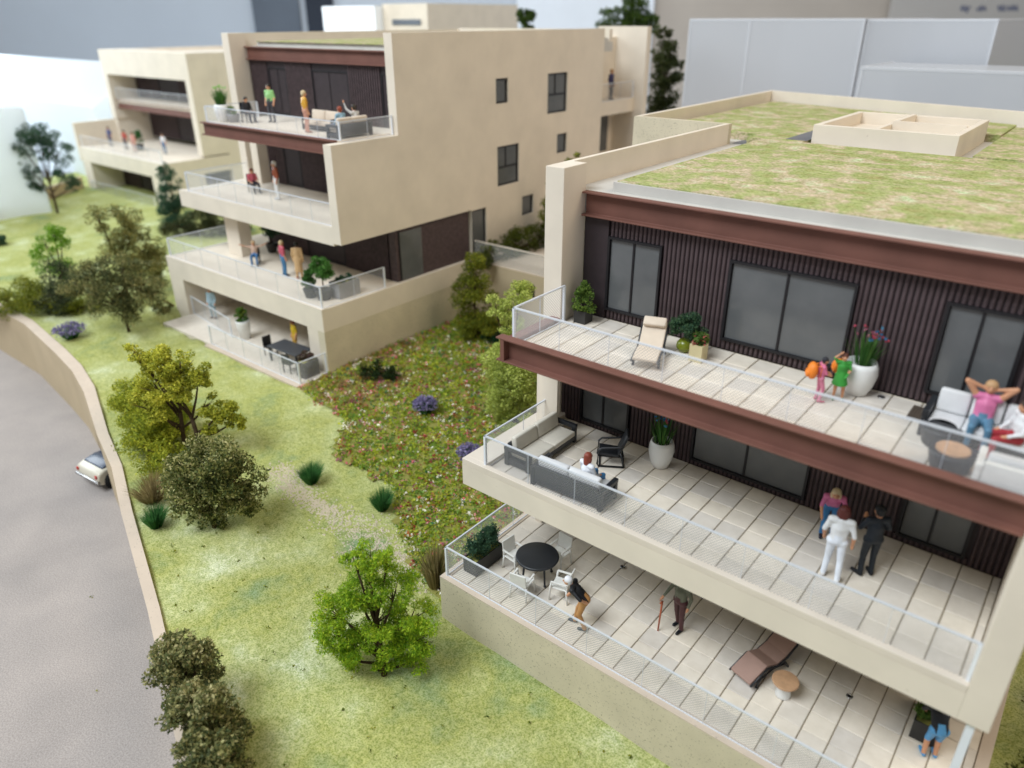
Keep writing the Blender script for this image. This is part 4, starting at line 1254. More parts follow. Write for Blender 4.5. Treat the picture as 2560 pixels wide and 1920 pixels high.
lounger('brown cushioned sun lounger beside the small round table on the garden terrace', (7.64, -.95, 0), math.radians(-17), [(-.98, .26), (-.42, .50), (-.02, .34), (.30, .42), (.98, .86)], .58, 'cushion_brown', 'plastic_black')
def side_table():
    o = empty('side_table', (8.28, -1.55, 0), label='small round wood topped table with white base by the brown lounger', cat='table')
    MB().lathe([(.0, 0), (.17, 0), (.18, .05), (.14, .30), (.19, .42), (0, .42)], n=24).build('base', 'ceramic_white', o, True)
    MB().lathe([(0, .42), (.29, .42), (.30, .435), (.30, .475), (.29, .485), (0, .485)], n=40).build('table_top', 'wood_light', o)
side_table()
def fire_table(label, loc, top, r):
    o = empty('coffee_table', loc, label=label, cat='table')
    MB().lathe([(0, 0), (r * .8, 0), (r * .85, .05), (r, .30), (r, .36), (r * .92, .37), (0, .37)], n=32).build('base', 'plastic_black', o, True)
    MB().lathe([(0, .37), (r * .74, .37), (r * .74, .39), (r * .72, .40), (0, .40)], n=40).build('table_top', top, o)
fire_table('round black coffee table in front of the white sofa', (9.78, -.62, F2), 'plastic_black', .34)
fire_table('round coffee table with wooden centre behind the top terrace railing', (10.12, -1.42, F2), 'wood_light', .38)
def drain_grate():
    o = empty('drain_grate', (9.22, .42, F2), label='slatted brown drain grate set in the top terrace paving', cat='grate')
    B('frame', 'grate_brown', o, -.17, .17, -.34, .34, .0, .014)
    for k in range(6):
        B('slat', 'wood_light' if False else 'grate_brown', o, -.15 + k * .052, -.115 + k * .052, -.31, .31, .014, .034)
drain_grate()
for lb, p in (('small round floor drain right of the small wood topped table', (9.51, -.62, F0)), ('small round floor drain near the slab edge by the round table', (3.02, -.03, F0)), ('small round floor drain beside the white vase on the top terrace', (8.42, .72, F2))):
    o = empty('floor_drain', p, label=lb, cat='drain')
    MB().lathe([(0, 0), (.075, 0), (.075, .025), (.055, .03), (.05, .012), (0, .012)], n=18).build('ring', 'chrome', o, True)
    MB().lathe([(0, .013), (.048, .013), (.045, .017), (0, .017)], n=18).build('hole', 'frame_dark', o)

# ------------------------------------------------------------------ pots and planters
FLOW = [(.50, .08, .12), (.60, .20, .28), (.05, .22, .42), (.10, .35, .55)]
def vase_prof(r, h):
    return [(0, 0), (r * .52, 0), (r * .62, .02), (r * .86, h * .3), (r, h * .62), (r * .95, h * .85), (r * .84, h), (r * .76, h), (r * .80, h * .86), (0, h * .84)]
def flower_vase(label, loc, r, h, mat='ceramic_white', stem=.85, n=95, cols=FLOW):
    o = empty('flower_vase', loc, label=label, cat='vase')
    MB().lathe(vase_prof(r, h), n=28).build('pot', mat, o, True)
    a = RNG.uniform(0, 2 * PI, n)
    rr = RNG.uniform(0, 1, n) ** .6
    b0 = np.stack([np.cos(a) * rr * r * .5, np.sin(a) * rr * r * .5, np.full(n, h * .84)], 1)
    hh = stem * RNG.uniform(.45, 1.0, n)
    tip = np.stack([np.cos(a) * rr * r * 1.35, np.sin(a) * rr * r * 1.35, h + hh * (1 - .25 * rr)], 1)
    mid = b0 * .5 + tip * .5 + np.array([0, 0, .08])
    s = np.stack([-np.sin(a), np.cos(a), np.zeros(n)], 1) * .012
    q = np.concatenate([np.stack([b0 - s, b0 + s, mid + s, mid - s], 1), np.stack([mid - s, mid + s, tip + s * .2, tip - s * .2], 1)])
    c = pick_cols(n, [(.03, .10, .02), (.07, .20, .04), (.14, .28, .06)])
    link('stems', quads_mesh('stems', q, np.concatenate([c, c])), o)
    k = np.argsort(-tip[:, 2])[:22]
    pts = np.repeat(tip[k], 5, 0) + RNG.normal(0, .018, (110, 3))
    cc = np.array(cols)[RNG.integers(0, len(cols), 22)]
    link('flowers', quads_mesh('flowers', leaf_quads(pts, .055, .9), np.repeat(cc, 5, 0)), o)['kind'] = 'stuff'
    return o
flower_vase('tall white vase of red and blue flowers behind the girl in green', (7.92, .62, F2), .36, .74)
flower_vase('tall white vase of red and blue flowers by the black armchair', (3.64, .42, F1), .34, .78)
def potted_bush(label, loc, kind, pm, blobs, pal, n, size=.06, r=.2, h=.3, ln=.0, rz=0, stem=False, flowers=None):
    o = empty('planter' if kind == 'box' else 'plant_pot', loc, rz, label=label, cat='planter' if kind == 'box' else 'plant pot')
    if kind == 'box':
        b = MB()
        hx, hy, t = r, r + ln, .03
        b.box(-hx, hx, -hy, -hy + t, 0, h).box(-hx, hx, hy - t, hy, 0, h).box(-hx, -hx + t, -hy + t, hy - t, 0, h).box(hx - t, hx, -hy + t, hy - t, 0, h)
        b.build('box', pm, o)
        B('soil', 'soil', o, -hx + t, hx - t, -hy + t, hy - t, .02, h - .05)
    elif kind == 'ball':
        MB().lathe([(0, 0), (r * .5, 0), (r * .9, h * .3), (r, h * .5), (r * .9, h * .75), (r * .6, h), (r * .5, h), (0, h * .9)], n=24).build('pot', pm, o, True)
    else:
        MB().lathe([(0, 0), (r * .72, 0), (r, h * .9), (r, h), (r * .88, h), (r * .85, h * .88), (0, h * .86)], n=24).build('pot', pm, o, True)
    if stem:
        MB().tube([(0, 0, h * .8), (.02, .01, blobs[0][2])], [.03, .02], 6).build('stem', 'bark', o, True)
    pts = crown_points(blobs, n, .35)
    cols = pick_cols(n, pal, pts + np.array(loc), .6)
    link('leaves', quads_mesh('leaves', leaf_quads(pts, size), cols), o)
    if flowers:
        p2 = crown_points(blobs, 60, .8)
        link('flowers', quads_mesh('flowers', leaf_quads(p2, .06, .9), pick_cols(60, flowers)), o)['kind'] = 'stuff'
    return o
potted_bush('square dark planter with a round green bush against the front pier', (1.0, .42, F2), 'box', 'planter_dark', [(0, 0, .78, .25), (.02, -.02, .52, .27), (-.03, .03, .95, .16)], MID + [(.22, .30, .03)], 3200, .055, .18, .34)
potted_bush('shiny olive green ball pot with a dark bushy plant on the top terrace', (4.02, .30, F2), 'ball', 'ceramic_green', [(0, 0, .72, .34), (.12, .05, .62, .27), (-.15, 0, .60, .26)], DARKG + [(.08, .16, .06)], 3800, .055, .20, .32)
potted_bush('small cream square pot with pink flowers next to the olive ball pot', (4.50, .06, F2), 'box', 'pot_cream', [(0, 0, .52, .18), (.06, 0, .58, .12)], MID, 900, .06, .16, .42, flowers=[(.5, .08, .08), (.6, .25, .2)])
potted_bush('long dark planter with blue green shrub at the corner of the garden terrace', (-.22, -2.42, 0), 'box', 'planter_dark', [(0, -.35, .72, .30), (.02, 0, .78, .33), (0, .38, .74, .32), (.08, .15, .95, .2), (.0, -.3, .92, .2)], DARKG, 7000, .055, .24, .48, .34)
potted_bush('dark planter with green shrub behind the person in blue shorts', (11.15, -.35, 0), 'box', 'planter_dark', [(-.1, -.2, .72, .30), (0, .25, .75, .34)], MID, 3500, .06, .30, .52, .25)

# ------------------------------------------------------------------ people
SKIN = (.60, .30, .17)
def capsule_into(mb, a, b, ra, rb, n=12):
    a, b = Vector(a), Vector(b)
    d = (b - a)
    L = d.length
    if L < 1e-5:
        mb.ball(a, ra, n, 8)
        return
    d /= L
    u = d.cross(Vector((0, 0, 1)))
    if u.length < 1e-3:
        u = d.cross(Vector((1, 0, 0)))
    u.normalize()
    w = d.cross(u)
    rings = [(-ra * math.cos(t), ra * math.sin(t)) for t in (.35, .8, 1.25)] + [(0, ra), (L, rb)] + [(L + rb * math.cos(t), rb * math.sin(t)) for t in (1.25, .8, .35)]
    vs = [a - d * ra]
    for s, r in rings:
        for k in range(n):
            t = 2 * PI * k / n
            vs.append(a + d * s + (u * math.cos(t) + w * math.sin(t)) * r)
    vs.append(b + d * rb)
    fs = [(0, 1 + (k + 1) % n, 1 + k) for k in range(n)]
    for i in range(len(rings) - 1):
        fs += [(1 + i * n + k, 1 + i * n + (k + 1) % n, 1 + (i + 1) * n + (k + 1) % n, 1 + (i + 1) * n + k) for k in range(n)]
    t = len(vs) - 1
    q = 1 + (len(rings) - 1) * n
    fs += [(t, q + k, q + (k + 1) % n) for k in range(n)]
    mb.add(vs, fs)
STAND = dict(pel=(0, 0, .96), ch=(0, .01, 1.27), nk=(0, .0, 1.47), hd=(0, .03, 1.62), shL=(-.19, 0, 1.41), elL=(-.25, -.03, 1.13), wrL=(-.24, .06, .89), shR=(.19, 0, 1.41), elR=(.25, -.03, 1.13), wrR=(.24, .06, .89),
             hpL=(-.095, 0, .93), knL=(-.11, .03, .50), anL=(-.115, -.01, .09), toL=(-.13, .16, .045), hpR=(.095, 0, .93), knR=(.11, .03, .50), anR=(.115, -.01, .09), toR=(.13, .16, .045))
SIT = dict(STAND, pel=(0, 0, .50), ch=(0, -.02, .80), nk=(0, -.01, 1.0), hd=(0, .02, 1.15), shL=(-.19, -.02, .94), elL=(-.25, .05, .68), wrL=(-.17, .26, .58), shR=(.19, -.02, .94), elR=(.25, .05, .68), wrR=(.17, .26, .58),
           hpL=(-.10, .02, .49), knL=(-.14, .44, .50), anL=(-.14, .46, .10), toL=(-.15, .60, .045), hpR=(.10, .02, .49), knR=(.14, .44, .50), anR=(.14, .46, .10), toR=(.15, .60, .045))
def person(label, loc, face, h, pose, top, bottom, shoe, hair, sleeve='short', skirt=None, hairlen=0, vox=.017, dress=False, skin=SKIN, beard=False, hat=None, group=None, legs_bare=False, shorts=False):
    """face = direction the figure looks (dx,dy); body is one remeshed surface"""
    k = h / 1.75
    P = {a: Vector(b) * k for a, b in pose.items()}
    caps = []
    def cp(a, b, ra, rb, m):
        caps.append((Vector(a), Vector(b), ra * k, rb * k, m))
    T, Bo, Sk, Sh = 1, 2, 0, 3
    lower = T if dress else Bo
    cp(P['pel'], P['pel'].lerp(P['ch'], .5), .135, .125, Bo if not dress else T)
    cp(P['pel'].lerp(P['ch'], .45), P['ch'], .125, .145, T)
    cp(P['ch'], P['nk'].lerp(P['ch'], .35), .15, .10, T)
    cp(P['shL'], P['shR'], .078, .078, T)
    cp(P['ch'] + Vector((-.07, 0, 0)) * k, P['pel'] + Vector((-.06, 0, 0)) * k, .11, .105, T if dress else T)
    cp(P['ch'] + Vector((.07, 0, 0)) * k, P['pel'] + Vector((.06, 0, 0)) * k, .11, .105, T)
    cp(P['hpL'], P['hpR'], .115, .115, lower)
    cp(P['nk'], P['hd'], .055, .055, Sk)
    hd = P['hd']
    cp(hd + Vector((0, -.01, .02)) * k, hd + Vector((0, .01, -.035)) * k, .105, .088, Sk)
    cp(hd + Vector((0, .03, -.06)) * k, hd + Vector((0, .05, -.075)) * k, .055, .04, Sk)
    cp(hd + Vector((0, .095, .0)) * k, hd + Vector((0, .118, -.025)) * k, .016, .020, Sk)
    for s in (-1, 1):
        cp(hd + Vector((s * .100, -.005, .01)) * k, hd + Vector((s * .106, -.005, -.025)) * k, .020, .016, Sk)
    for s in 'LR':
        sh, el, wr = P['sh' + s], P['el' + s], P['wr' + s]
        cp(sh, el, .064, .050, T if sleeve != 'none' else Sk)
        cp(el, wr, .047, .034, T if sleeve == 'long' else Sk)
        d = (wr - el).normalized()
        hand = wr + d * .075 * k
        cp(wr, hand, .034, .040, Sk)
        sd = d.cross(Vector((0, 1, 0)))
        if sd.length < .2:
            sd = Vector((1, 0, 0))
        sd.normalize()
        sg = 1 if s == 'L' else -1
        fwd_ = sd.cross(d).normalized()
        for i, fl in enumerate((.060, .075, .080, .068)):
            off = fwd_ * (i - 1.5) * .021 * k
            b0 = hand + off
            b1 = b0 + d * fl * .6 * k
            b2 = b1 + (d + sd * .5 * sg).normalized() * fl * .5 * k
            cp(b0, b1, .0125, .012, Sk)
            cp(b1, b2, .012, .010, Sk)
        th = wr + d * .03 * k
        cp(th, th + (d * .5 - fwd_ * .8).normalized() * .075 * k, .015, .012, Sk)
        hp, kn, an, to = P['hp' + s], P['kn' + s], P['an' + s], P['to' + s]
        lm = Sk if legs_bare else Bo
        cp(hp, kn, .098, .070, Sk if (legs_bare and dress) else Bo)
        cp(kn, an, .066, .046 if (legs_bare or shorts) else .058, Sk if (legs_bare or shorts) else lm)
        cp(an + Vector((0, -.03, -.035)) * k, to, .048, .042, Sh)
    mb = MB()
    for a, b, ra, rb, m in caps:
        capsule_into(mb, a, b, ra, rb)
    if skirt:
        zt, zb, r0, r1 = skirt
        c = P['pel']
        mb.lathe([(0, zt * k), (r0 * k, zt * k), (r1 * k, zb * k), (r1 * .8 * k, zb * k - .01), (0, zb * k + .03)], (c.x, c.y, 0), 18)
    me = bpy.data.meshes.new('person')
    me.from_pydata(mb.v, [], mb.f)
    tmp = bpy.data.objects.new('tmp_body', me)
    COL.objects.link(tmp)
    r = tmp.modifiers.new('r', 'REMESH')
    r.mode, r.voxel_size, r.use_smooth_shade = 'VOXEL', vox * max(k, .55), True
    sm = tmp.modifiers.new('s', 'SMOOTH')
    sm.factor, sm.iterations = .5, 3
    dg = bpy.context.evaluated_depsgraph_get()
    nm = bpy.data.meshes.new_from_object(tmp.evaluated_get(dg))
    bpy.data.objects.remove(tmp)
    nm.name = 'person'
    n = len(nm.polygons)
    ctr = np.empty(n * 3, np.float32)
    nm.polygons.foreach_get('center', ctr)
    ctr = ctr.reshape(-1, 3)
    best = np.full(n, 9.0)
    idx = np.zeros(n, np.int32)
    for a, b, ra, rb, m in caps:
        A_, B_ = np.array(a), np.array(b)
        d = B_ - A_
        t = np.clip(((ctr - A_) @ d) / max(d @ d, 1e-9), 0, 1)
        dist = np.linalg.norm(ctr - (A_ + t[:, None] * d), axis=1) - (ra + (rb - ra) * t)
        q = dist < best
        best[q] = dist[q]
        idx[q] = m
    if skirt:
        zt, zb, r0, r1 = skirt
        rad = np.hypot(ctr[:, 0] - P['pel'].x, ctr[:, 1] - P['pel'].y)
        zz = ctr[:, 2] / k
        lim = (r0 + (r1 - r0) * np.clip((zt - zz) / (zt - zb), 0, 1)) * k
        q = (zz > zb - .02) & (zz < zt + .02) & (rad > lim * .80)
        idx[q] = 1 if dress else 2
    nm.materials.clear()
    for c in (skin, top, bottom, shoe):
        nm.materials.append(MATS[solid(c)])
    nm.polygons.foreach_set('material_index', idx)
    nm.polygons.foreach_set('use_smooth', np.ones(n, bool))
    rz = math.atan2(face[1], face[0]) - PI / 2
    o = link('person', nm, None, 0, 2, loc, rz)
    tag(o, label, 'person', group)
    # hair
    hm = MB()
    hm.ball(hd + Vector((0, -.022, .035)) * k, (.113 * k, .112 * k, .105 * k), 14, 9)
    hm.ball(hd + Vector((0, -.055, -.01)) * k, (.100 * k, .078 * k, .10 * k), 12, 8)
    if hairlen:
        hm.ball(hd + Vector((0, -.075, -.10)) * k, (.10 * k, .065 * k, (.08 + hairlen) * k), 12, 8)
        for s in (-1, 1):
            hm.ball(hd + Vector((s * .085, -.03, -.05)) * k, (.045 * k, .06 * k, .10 * k), 10, 6)
    hm.build('hair', solid(hat or hair), o, True)
    # eyes
    for s in (-1, 1):
        MB().ball(hd + Vector((s * .038, .093, .012)) * k, (.012 * k, .008 * k, .009 * k), 6, 4).build('eye', 'frame_dark', o, True)
    return o
# nearest block, top terrace
gp = dict(STAND, elL=(-.24, .10, 1.18), wrL=(-.15, .24, 1.10), elR=(.24, .10, 1.18), wrR=(.15, .24, 1.10), hd=(0, .06, 1.60), knR=(.11, .12, .52), anR=(.12, .05, .09), toR=(.13, .22, .05))
person('girl in pink with a black bun and orange backpack on the top terrace', (7.40, -.30, F2), (.85, .5), 1.02, gp, (.62, .16, .28), (.60, .20, .30), (.45, .08, .14), (.02, .02, .028))
gg = dict(STAND, elR=(.30, .02, 1.55), wrR=(.16, .06, 1.72), elL=(-.26, .02, 1.15), wrL=(-.18, .12, 1.0), knL=(-.14, .03, .5), anL=(-.17, 0, .09), toL=(-.2, .15, .045))
person('girl in a green dress raising an arm to her head on the top terrace', (7.70, .05, F2), (.35, -.9), 1.06, gg, (.045, .30, .045), (.75, .75, .76), (.02, .16, .03), (.10, .035, .022), skirt=(1.05, .60, .14, .27), dress=True, legs_bare=True)
def backpack(label, loc, rz, s):
    o = empty('backpack', loc, rz, label=label, cat='backpack')
    MB().ball((0, 0, 0), (.16 * s, .11 * s, .19 * s), 14, 9).build('bag', 'orange', o, True)
    MB().ball((0, -.09 * s, -.05 * s), (.11 * s, .05 * s, .09 * s), 10, 7).build('pocket', 'orange', o, True)
    for t in (-1, 1):
        MB().tube([(t * .07 * s, .08 * s, .13 * s), (t * .08 * s, .16 * s, .12 * s), (t * .09 * s, .15 * s, -.1 * s)], .014 * s, 6).build('strap', 'orange', o, True)
rzg = math.atan2(.5, .85) - PI / 2
x, y = rot2(0, -.19, rzg)
backpack('round orange backpack on the girl in pink', (7.40 + x, -.30 + y, F2 + .70), rzg, 1.0)
rzg = math.atan2(-.9, .35) - PI / 2
x, y = rot2(.06, -.19, rzg)
backpack('orange satchel on the back of the girl in the green dress', (7.70 + x, .05 + y, F2 + .68), rzg, .9)
stretch = dict(SIT, elL=(-.40, -.05, 1.22), wrL=(-.12, -.10, 1.12), elR=(.40, -.05, 1.22), wrR=(.12, -.10, 1.12), ch=(0, -.08, .80), nk=(0, -.12, 1.0), hd=(0, -.10, 1.15), shL=(-.19, -.10, .94), shR=(.19, -.10, .94))
person('woman in pink top and jeans stretching her arms behind her head on the sofa', (10.32, -.16, F2 + .02), (.1, -1), 1.7, stretch, (.62, .17, .33), (.09, .20, .30), (.02, .02, .03), (.5, .3, .15), 'none')
person('person in white and red seated at the right edge of the top terrace', (10.92, -.42, F2 + .0), (-.8, -.5), 1.65, SIT, (.72, .72, .72), (.35, .03, .04), (.02, .02, .03), (.05, .03, .02), 'long')
# middle terrace
person('woman with long red hair in a white top seated on the black sofa', (2.86, -1.92, F1 + .02), (.25, .95), 1.65, SIT, (.72, .74, .78), (.05, .20, .42), (.03, .03, .05), (.22, .045, .025), 'long', hairlen=.14)
bend = dict(STAND, pel=(0, -.10, .90), ch=(0, .10, 1.16), nk=(0, .20, 1.32), hd=(0, .27, 1.44), shL=(-.19, .17, 1.28), elL=(-.30, .24, 1.02), wrL=(-.38, .30, .80), shR=(.19, .17, 1.28), elR=(.26, .22, 1.02), wrR=(.22, .28, .80), hpL=(-.095, -.08, .88), hpR=(.095, -.08, .88))
person('blonde woman in a pink shirt and blue skirt bending towards the person in white', (8.08, .14, F1), (.30, -.95), 1.62, bend, (.60, .16, .33), (.04, .20, .45), (.03, .03, .05), (.62, .50, .32), hairlen=.06)
walk = dict(STAND, knL=(-.11, .06, .50), anL=(-.13, .02, .09), toL=(-.15, .17, .045), anR=(.15, -.12, .10), knR=(.13, -.03, .5), toR=(.18, .03, .04), elL=(-.28, .0, 1.15), wrL=(-.26, .12, .92), elR=(.28, -.06, 1.15), wrR=(.28, .02, .90), hd=(0, .08, 1.60))
person('person in an all white outfit with long dark red hair seen from behind', (8.60, -1.22, F1), (-.2, 1), 1.82, walk, (.74, .75, .76), (.72, .76, .82), (.70, .70, .70), (.11, .025, .022), hairlen=.12)
suit = dict(STAND, elL=(-.30, .06, 1.18), wrL=(-.14, .25, 1.28), elR=(.30, .02, 1.16), wrR=(.16, .20, 1.08), toL=(-.20, .15, .045))
person('man in a dark navy suit standing next to the person in white', (9.16, -.66, F1), (-.65, .75), 1.78, suit, (.012, .018, .028), (.010, .015, .022), (.008, .010, .014), (.010, .010, .012), 'long')
# garden terrace
lean = dict(STAND, pel=(0, -.10, .94), ch=(0, .14, 1.20), nk=(0, .27, 1.35), hd=(0, .38, 1.44), shL=(-.19, .22, 1.31), elL=(-.33, -.02, 1.18), wrL=(-.18, -.12, 1.0), shR=(.19, .22, 1.31), elR=(.27, .22, 1.05), wrR=(.24, .34, .86), hpL=(-.095, -.08, .92), hpR=(.095, -.08, .92), knR=(.12, .10, .50), anR=(.12, .16, .09), toR=(.13, .32, .045), anL=(-.12, -.14, .09), toL=(-.13, .02, .045))
person('figure with a white cap, black top and tan trousers leaning forward', (3.38, -2.72, 0), (-.85, -.35), 1.75, lean, (.012, .013, .016), (.46, .23, .08), (.03, .045, .06), (.75, .75, .78), hat=(.75, .75, .78))
cane = dict(STAND, elR=(.30, .08, 1.16), wrR=(.30, .30, 1.02), elL=(-.28, -.04, 1.14), wrL=(-.27, .03, .90), knL=(-.11, .02, .5), anR=(.12, -.16, .09), toR=(.12, .0, .045), knR=(.11, -.05, .5))
person('elderly man in a grey green jacket and maroon trousers with a red cane', (5.38, -1.22, 0), (-.25, -.95), 1.80, cane, (.13, .14, .10), (.075, .025, .028), (.008, .010, .014), (.35, .33, .32), 'long')
o = empty('walking_cane', (5.02, -1.58, 0), label='straight red cane held by the elderly man', cat='cane')
MB().tube([(0, 0, 0), (.02, .03, .98)], [.022, .026], 8).build('shaft', 'cane_red', o, True)
MB().tube([(.02, .03, .97), (.03, -.09, 1.0)], .026, 8).build('handle', 'cane_red', o, True)
crouch = dict(bend, elL=(-.22, .34, 1.02), wrL=(-.12, .46, .86), elR=(.22, .34, 1.02), wrR=(.12, .46, .86))
person('person in bright blue shorts and black top tending the planter at the lower right', (11.30, -1.15, 0), (-.45, .85), 1.72, crouch, (.012, .014, .02), (.10, .33, .62), (.10, .30, .55), (.01, .01, .012), shorts=True)

# middle block people and furniture
ZB = 2.718
T2B, T1B, T0B, TLB = ZB + F2, ZB + H1, 3.0, 0.0
FV = .032
def fp(*a, **k):
    k.setdefault('vox', FV)
    return person(*a, **k)
fp('dark dressed person on the top terrace of the middle block by the left pier', (-22.8, 6.4, T2B), (1, 0), 1.6, SIT, (.02, .02, .025), (.03, .03, .04), (.02, .02, .02), (.02, .02, .02), 'long')
fp('person in a light green shirt by the top terrace window of the middle block', (-21.8, 7.1, T2B), (.3, -.9), 1.75, STAND, (.28, .55, .20), (.05, .05, .06), (.02, .02, .02), (.04, .03, .02))
fp('blonde person in orange standing by the beige sofa on the middle block', (-17.5, 5.9, T2B), (.3, .9), 1.75, STAND, (.62, .32, .03), (.55, .28, .20), (.4, .2, .15), (.62, .48, .28))
fp('red haired person in a pale blue shirt seated on the middle block top terrace', (-15.2, 5.95, T2B), (-1, .0), 1.7, SIT, (.25, .40, .50), (.08, .12, .2), (.02, .02, .02), (.28, .06, .03), 'long')
fp('person in a pale shirt waving an arm on the middle block top terrace', (-15.2, 6.72, T2B), (-1, -.05), 1.72, dict(SIT, elL=(-.3, .15, 1.1), wrL=(-.32, .25, 1.35)), (.55, .54, .52), (.1, .1, .12), (.02, .02, .02), (.04, .03, .02), 'long')
sofa('beige sofa on the top terrace of the middle block', (-17.6, 6.9, T2B), PI, 2.2, .8, 'plastic_black', 'cushion_beige')
sofa('pale sofa seen through the mesh at the right end of the middle block', (-15.1, 6.3, T2B), PI / 2, 1.9, .8, 'plastic_black', 'cushion_beige')
fp('person in pink seated at the left of the middle block second terrace', (-23.4, 6.5, T1B), (.9, -.2), 1.65, SIT, (.60, .12, .16), (.03, .03, .04), (.02, .02, .02), (.2, .05, .03))
fp('white haired man in a rust jacket and white trousers on the middle block', (-20.95, 6.25, T1B), (-.3, -.9), 1.85, STAND, (.30, .075, .03), (.72, .72, .70), (.6, .6, .6), (.65, .63, .6), 'long')
fp('seated person with outstretched arms on the lower terrace of the middle block', (-22.0, 5.1, T0B), (.7, -.6), 1.65, dict(SIT, elL=(-.42, .05, 1.0), wrL=(-.62, .1, 1.1), elR=(.42, .05, 1.0), wrR=(.62, .1, 1.1)), (.60, .42, .32), (.05, .16, .34), (.02, .02, .02), (.5, .35, .2))
fp('blonde person in a red top and blue trousers on the middle block', (-19.2, 4.85, T0B), (.2, .95), 1.75, STAND, (.50, .09, .13), (.06, .19, .36), (.03, .05, .1), (.62, .48, .28))
fp('dark haired woman in a tan robe beside the blonde person on the middle block', (-18.3, 5.05, T0B), (-.6, .7), 1.78, STAND, (.55, .36, .18), (.55, .36, .18), (.35, .04, .03), (.015, .013, .013), 'long', skirt=(1.0, .35, .14, .2))
fp('person in pale blue inside the garden loggia of the middle block', (-24.2, 3.5, TLB), (.4, -.9), 1.7, STAND, (.35, .48, .55), (.30, .42, .48), (.15, .05, .04), (.35, .3, .25), 'long')
fp('person in yellow at the dark table in the garden loggia', (-17.1, 3.5, TLB), (-.2, -1), 1.65, STAND, (.72, .50, .03), (.6, .35, .05), (.1, .05, .02), (.25, .06, .03))
fp('person in dark green on the rear balcony of the middle block', (-14.9, 25.2, ZB + 6.9), (1, 0), 1.75, STAND, (.03, .06, .045), (.04, .04, .05), (.02, .02, .02), (.1, .06, .04), 'long')
fp('fair haired person in dark blue on the rear balcony of the middle block', (-14.9, 26.7, ZB + 6.9), (1, 0), 1.78, STAND, (.04, .035, .10), (.04, .04, .05), (.02, .02, .02), (.5, .3, .15), 'long')
flower_vase('white pot with a lime green plant on the middle block top terrace', (-24.0, 5.8, T2B), .36, .8, stem=.9, n=260, cols=[(.25, .6, .10), (.30, .65, .15)])
potted_bush('low grey bowl planter next to the lime green plant', (-23.4, 6.0, T2B), 'pot', 'planter_grey', [(0, 0, .5, .26)], MID, 600, .08, .3, .4)
potted_bush('round tree in a dark bowl at the right corner of the lower terrace', (-15.05, 3.95, T0B), 'pot', 'planter_dark', [(0, 0, 1.55, .42), (.3, .1, 1.35, .34), (-.3, 0, 1.3, .34), (0, .1, 1.1, .34)], [(.05, .15, .025), (.10, .26, .05), (.17, .36, .08)], 3500, .09, .38, .45, stem=True)
potted_bush('conical dark green bush in a bowl beside the round terrace tree', (-15.75, 3.75, T0B), 'pot', 'planter_dark', [(0, 0, .65, .30), (0, 0, .95, .24), (0, 0, 1.2, .16)], [(.03, .10, .02), (.06, .17, .03), (.10, .24, .05)], 2200, .08, .32, .4)
potted_bush('pale grey box planter with low shrub by the side railing of the middle block', (-14.75, 4.9, T0B), 'box', 'planter_grey', [(0, -.2, .72, .22), (0, .25, .72, .22)], DARKG, 1200, .08, .34, .7, .25)
potted_bush('tall green potted tree behind the column on the lower terrace', (-23.2, 6.9, T0B), 'pot', 'planter_dark', [(0, 0, 1.9, .4), (.1, 0, 1.3, .45), (-.1, 0, 2.3, .25)], DARKG + [(.06, .14, .04)], 2600, .1, .3, .5, stem=True)
potted_bush('white pot with yellow and green plant in the garden loggia', (-20.5, 2.95, TLB), 'pot', 'ceramic_white', [(0, 0, 1.15, .30), (0, 0, 1.4, .22)], [(.02, .12, .03), (.05, .2, .04), (.35, .33, .03)], 1800, .08, .34, .95)
potted_bush('dark planter with purple flowers in the corner of the garden loggia terrace', (-14.6, 2.3, TLB), 'box', 'planter_dark', [(-.05, 0, .85, .28), (.1, .1, .85, .2)], [(.05, .08, .03), (.14, .09, .05), (.16, .07, .14)], 1200, .08, .30, .75, .1)
def dark_table(label, loc, rz):
    o = empty('dining_table', loc, rz, label=label, cat='table')
    MB().box(-1.0, 1.0, -.5, .5, .70, .76).build('table_top', solid((.05, .055, .065), .4), o, False, .01, 1)
    for sx in (-1, 1):
        for sy in (-1, 1):
            MB().box(sx * .92 - .04, sx * .92 + .04, sy * .42 - .04, sy * .42 + .04, 0, .70).build('leg', 'plastic_black', o)
dark_table('long dark dining table on the garden loggia terrace of the middle block', (-16.3, 2.65, TLB), .05)
def dark_chair(label, loc, rz):
    o = empty('chair', loc, rz, label=label, cat='chair')
    B('seat', 'plastic_black', o, -.22, .22, -.22, .22, .42, .46)
    B('backrest', 'plastic_black', o, -.22, .22, -.25, -.21, .46, .92)
    for sx in (-1, 1):
        for sy in (-1, 1):
            B('leg', 'plastic_black', o, sx * .2 - .02, sx * .2 + .02, sy * .2 - .02, sy * .2 + .02, 0, .42)
dark_chair('black dining chair at the left end of the long dark table', (-17.75, 2.55, TLB), -PI / 2)
dark_chair('black dining chair at the front right of the long dark table', (-15.5, 2.0, TLB), 0.2)
dark_chair('black chair under the person with outstretched arms on the middle block', (-22.0, 5.1, T0B), math.atan2(-.6, .7) - PI / 2)
dark_chair('black chair under the person in pink on the middle block second terrace', (-23.4, 6.5, T1B), math.atan2(-.2, .9) - PI / 2)
dark_chair('black chair under the dark dressed person on the middle block top terrace', (-22.8, 6.4, T2B), -PI / 2)
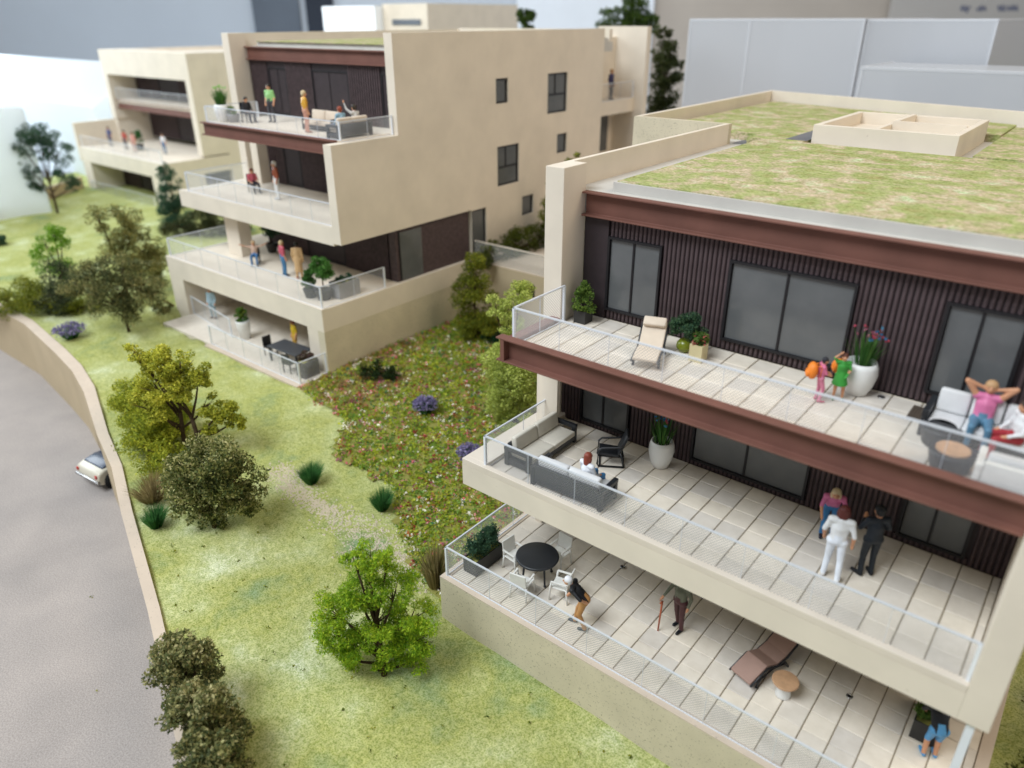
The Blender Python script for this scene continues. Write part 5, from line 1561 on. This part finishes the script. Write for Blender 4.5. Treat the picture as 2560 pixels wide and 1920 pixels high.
# far block people
for lb, p, c, q in (('tiny figure in red on the terrace of the farthest block', (-60.2, 17.2, 3.5), (.45, .08, .06), (.1, .1, .12)), ('tiny figure in dark blue at the left of the farthest block terrace', (-63.6, 17.4, 3.5), (.08, .10, .22), (.05, .08, .16)), ('tiny figure in pink in the middle of the farthest block terrace', (-58.2, 17.0, 3.5), (.62, .30, .26), (.5, .3, .26)), ('tiny figure in white on the right of the farthest block terrace', (-55.2, 18.2, 3.5), (.7, .7, .72), (.1, .2, .35))):
    fp(lb, p, (.4, -.9), 1.75, STAND, c, q, (.03, .03, .03), (.08, .05, .03), vox=.05)
potted_bush('small green plant on the terrace of the farthest block', (-59.3, 18.0, 3.5), 'pot', 'planter_dark', [(0, 0, 1.0, .4), (0, 0, 1.4, .3)], [(.03, .14, .03), (.06, .22, .05)], 900, .12, .35, .5)

# ------------------------------------------------------------------ car
def car():
    o = empty('convertible_car', (-18.45, -4.5, -3.0), math.radians(6), label='small cream convertible with dark seats half hidden behind the retaining wall', cat='car')
    prof = [(-1.75, .35), (-1.80, .55), (-1.72, .80), (-1.45, .90), (-.9, .92), (-.6, .88), (.5, .88), (.75, .92), (1.5, .80), (1.8, .62), (1.85, .35), (1.6, .24), (-1.6, .24)]
    MB().extrude(prof, 'x', -.80, .80).build('body', 'car_paint', o, True, .10, 4)
    MB().extrude([(-1.46, .905), (-.95, .935), (-.62, .90), (-.62, .98), (-.95, 1.03), (-1.40, .96)], 'x', -.66, .66).build('boot_lid', 'car_lilac', o, True, .05, 3)
    MB().box(-.64, .64, -.6, .55, .885, .90).build('cabin', 'plastic_black', o)
    for sx in (-.34, .34):
        s = MB().box(sx - .22, sx + .22, -.5, -.05, .90, .98)
        s.obox((sx, -.50, 1.10), (.22, .07, .22), Matrix.Rotation(.15, 3, 'X'))
        s.build('seat', 'plastic_black', o, True, .04, 2)
    MB().tube([(-.66, .62, .90), (-.60, .40, 1.28), (.60, .40, 1.28), (.66, .62, .90)], .03, 6).build('windscreen_frame', 'plastic_black', o, True)
    MB().box(-.82, .82, -1.86, -1.72, .40, .52).build('bumper', 'chrome', o, True, .04, 3)
    for sx in (-1, 1):
        MB().box(sx * .66 - .07, sx * .66 + .07, -1.80, -1.74, .60, .76).build('tail_light', 'lamp_red', o, True, .02, 2)
        for sy in (-1.12, 1.15):
            w = empty('wheel', (sx * .76, sy, .34))
            w.parent = o
            t = MB().lathe([(.20, -.10), (.33, -.10), (.36, -.05), (.36, .05), (.33, .10), (.20, .10)], n=24)
            t.v = [(z, y, x) for x, y, z in t.v]
            t.build('tyre', 'tyre', w, True)
            r = MB().lathe([(0, -.105), (.20, -.105), (.21, 0), (.20, .105), (0, .105)], n=18)
            r.v = [(z, y, x) for x, y, z in r.v]
            r.build('rim', 'chrome', w, True)
            a = MB().lathe([(.0, -.07), (.43, -.07), (.43, .07), (0, .07)], n=22)
            a.v = [(z, y, x) for x, y, z in a.v]
            a.build('wheel_arch', 'tyre', w, True)
car()
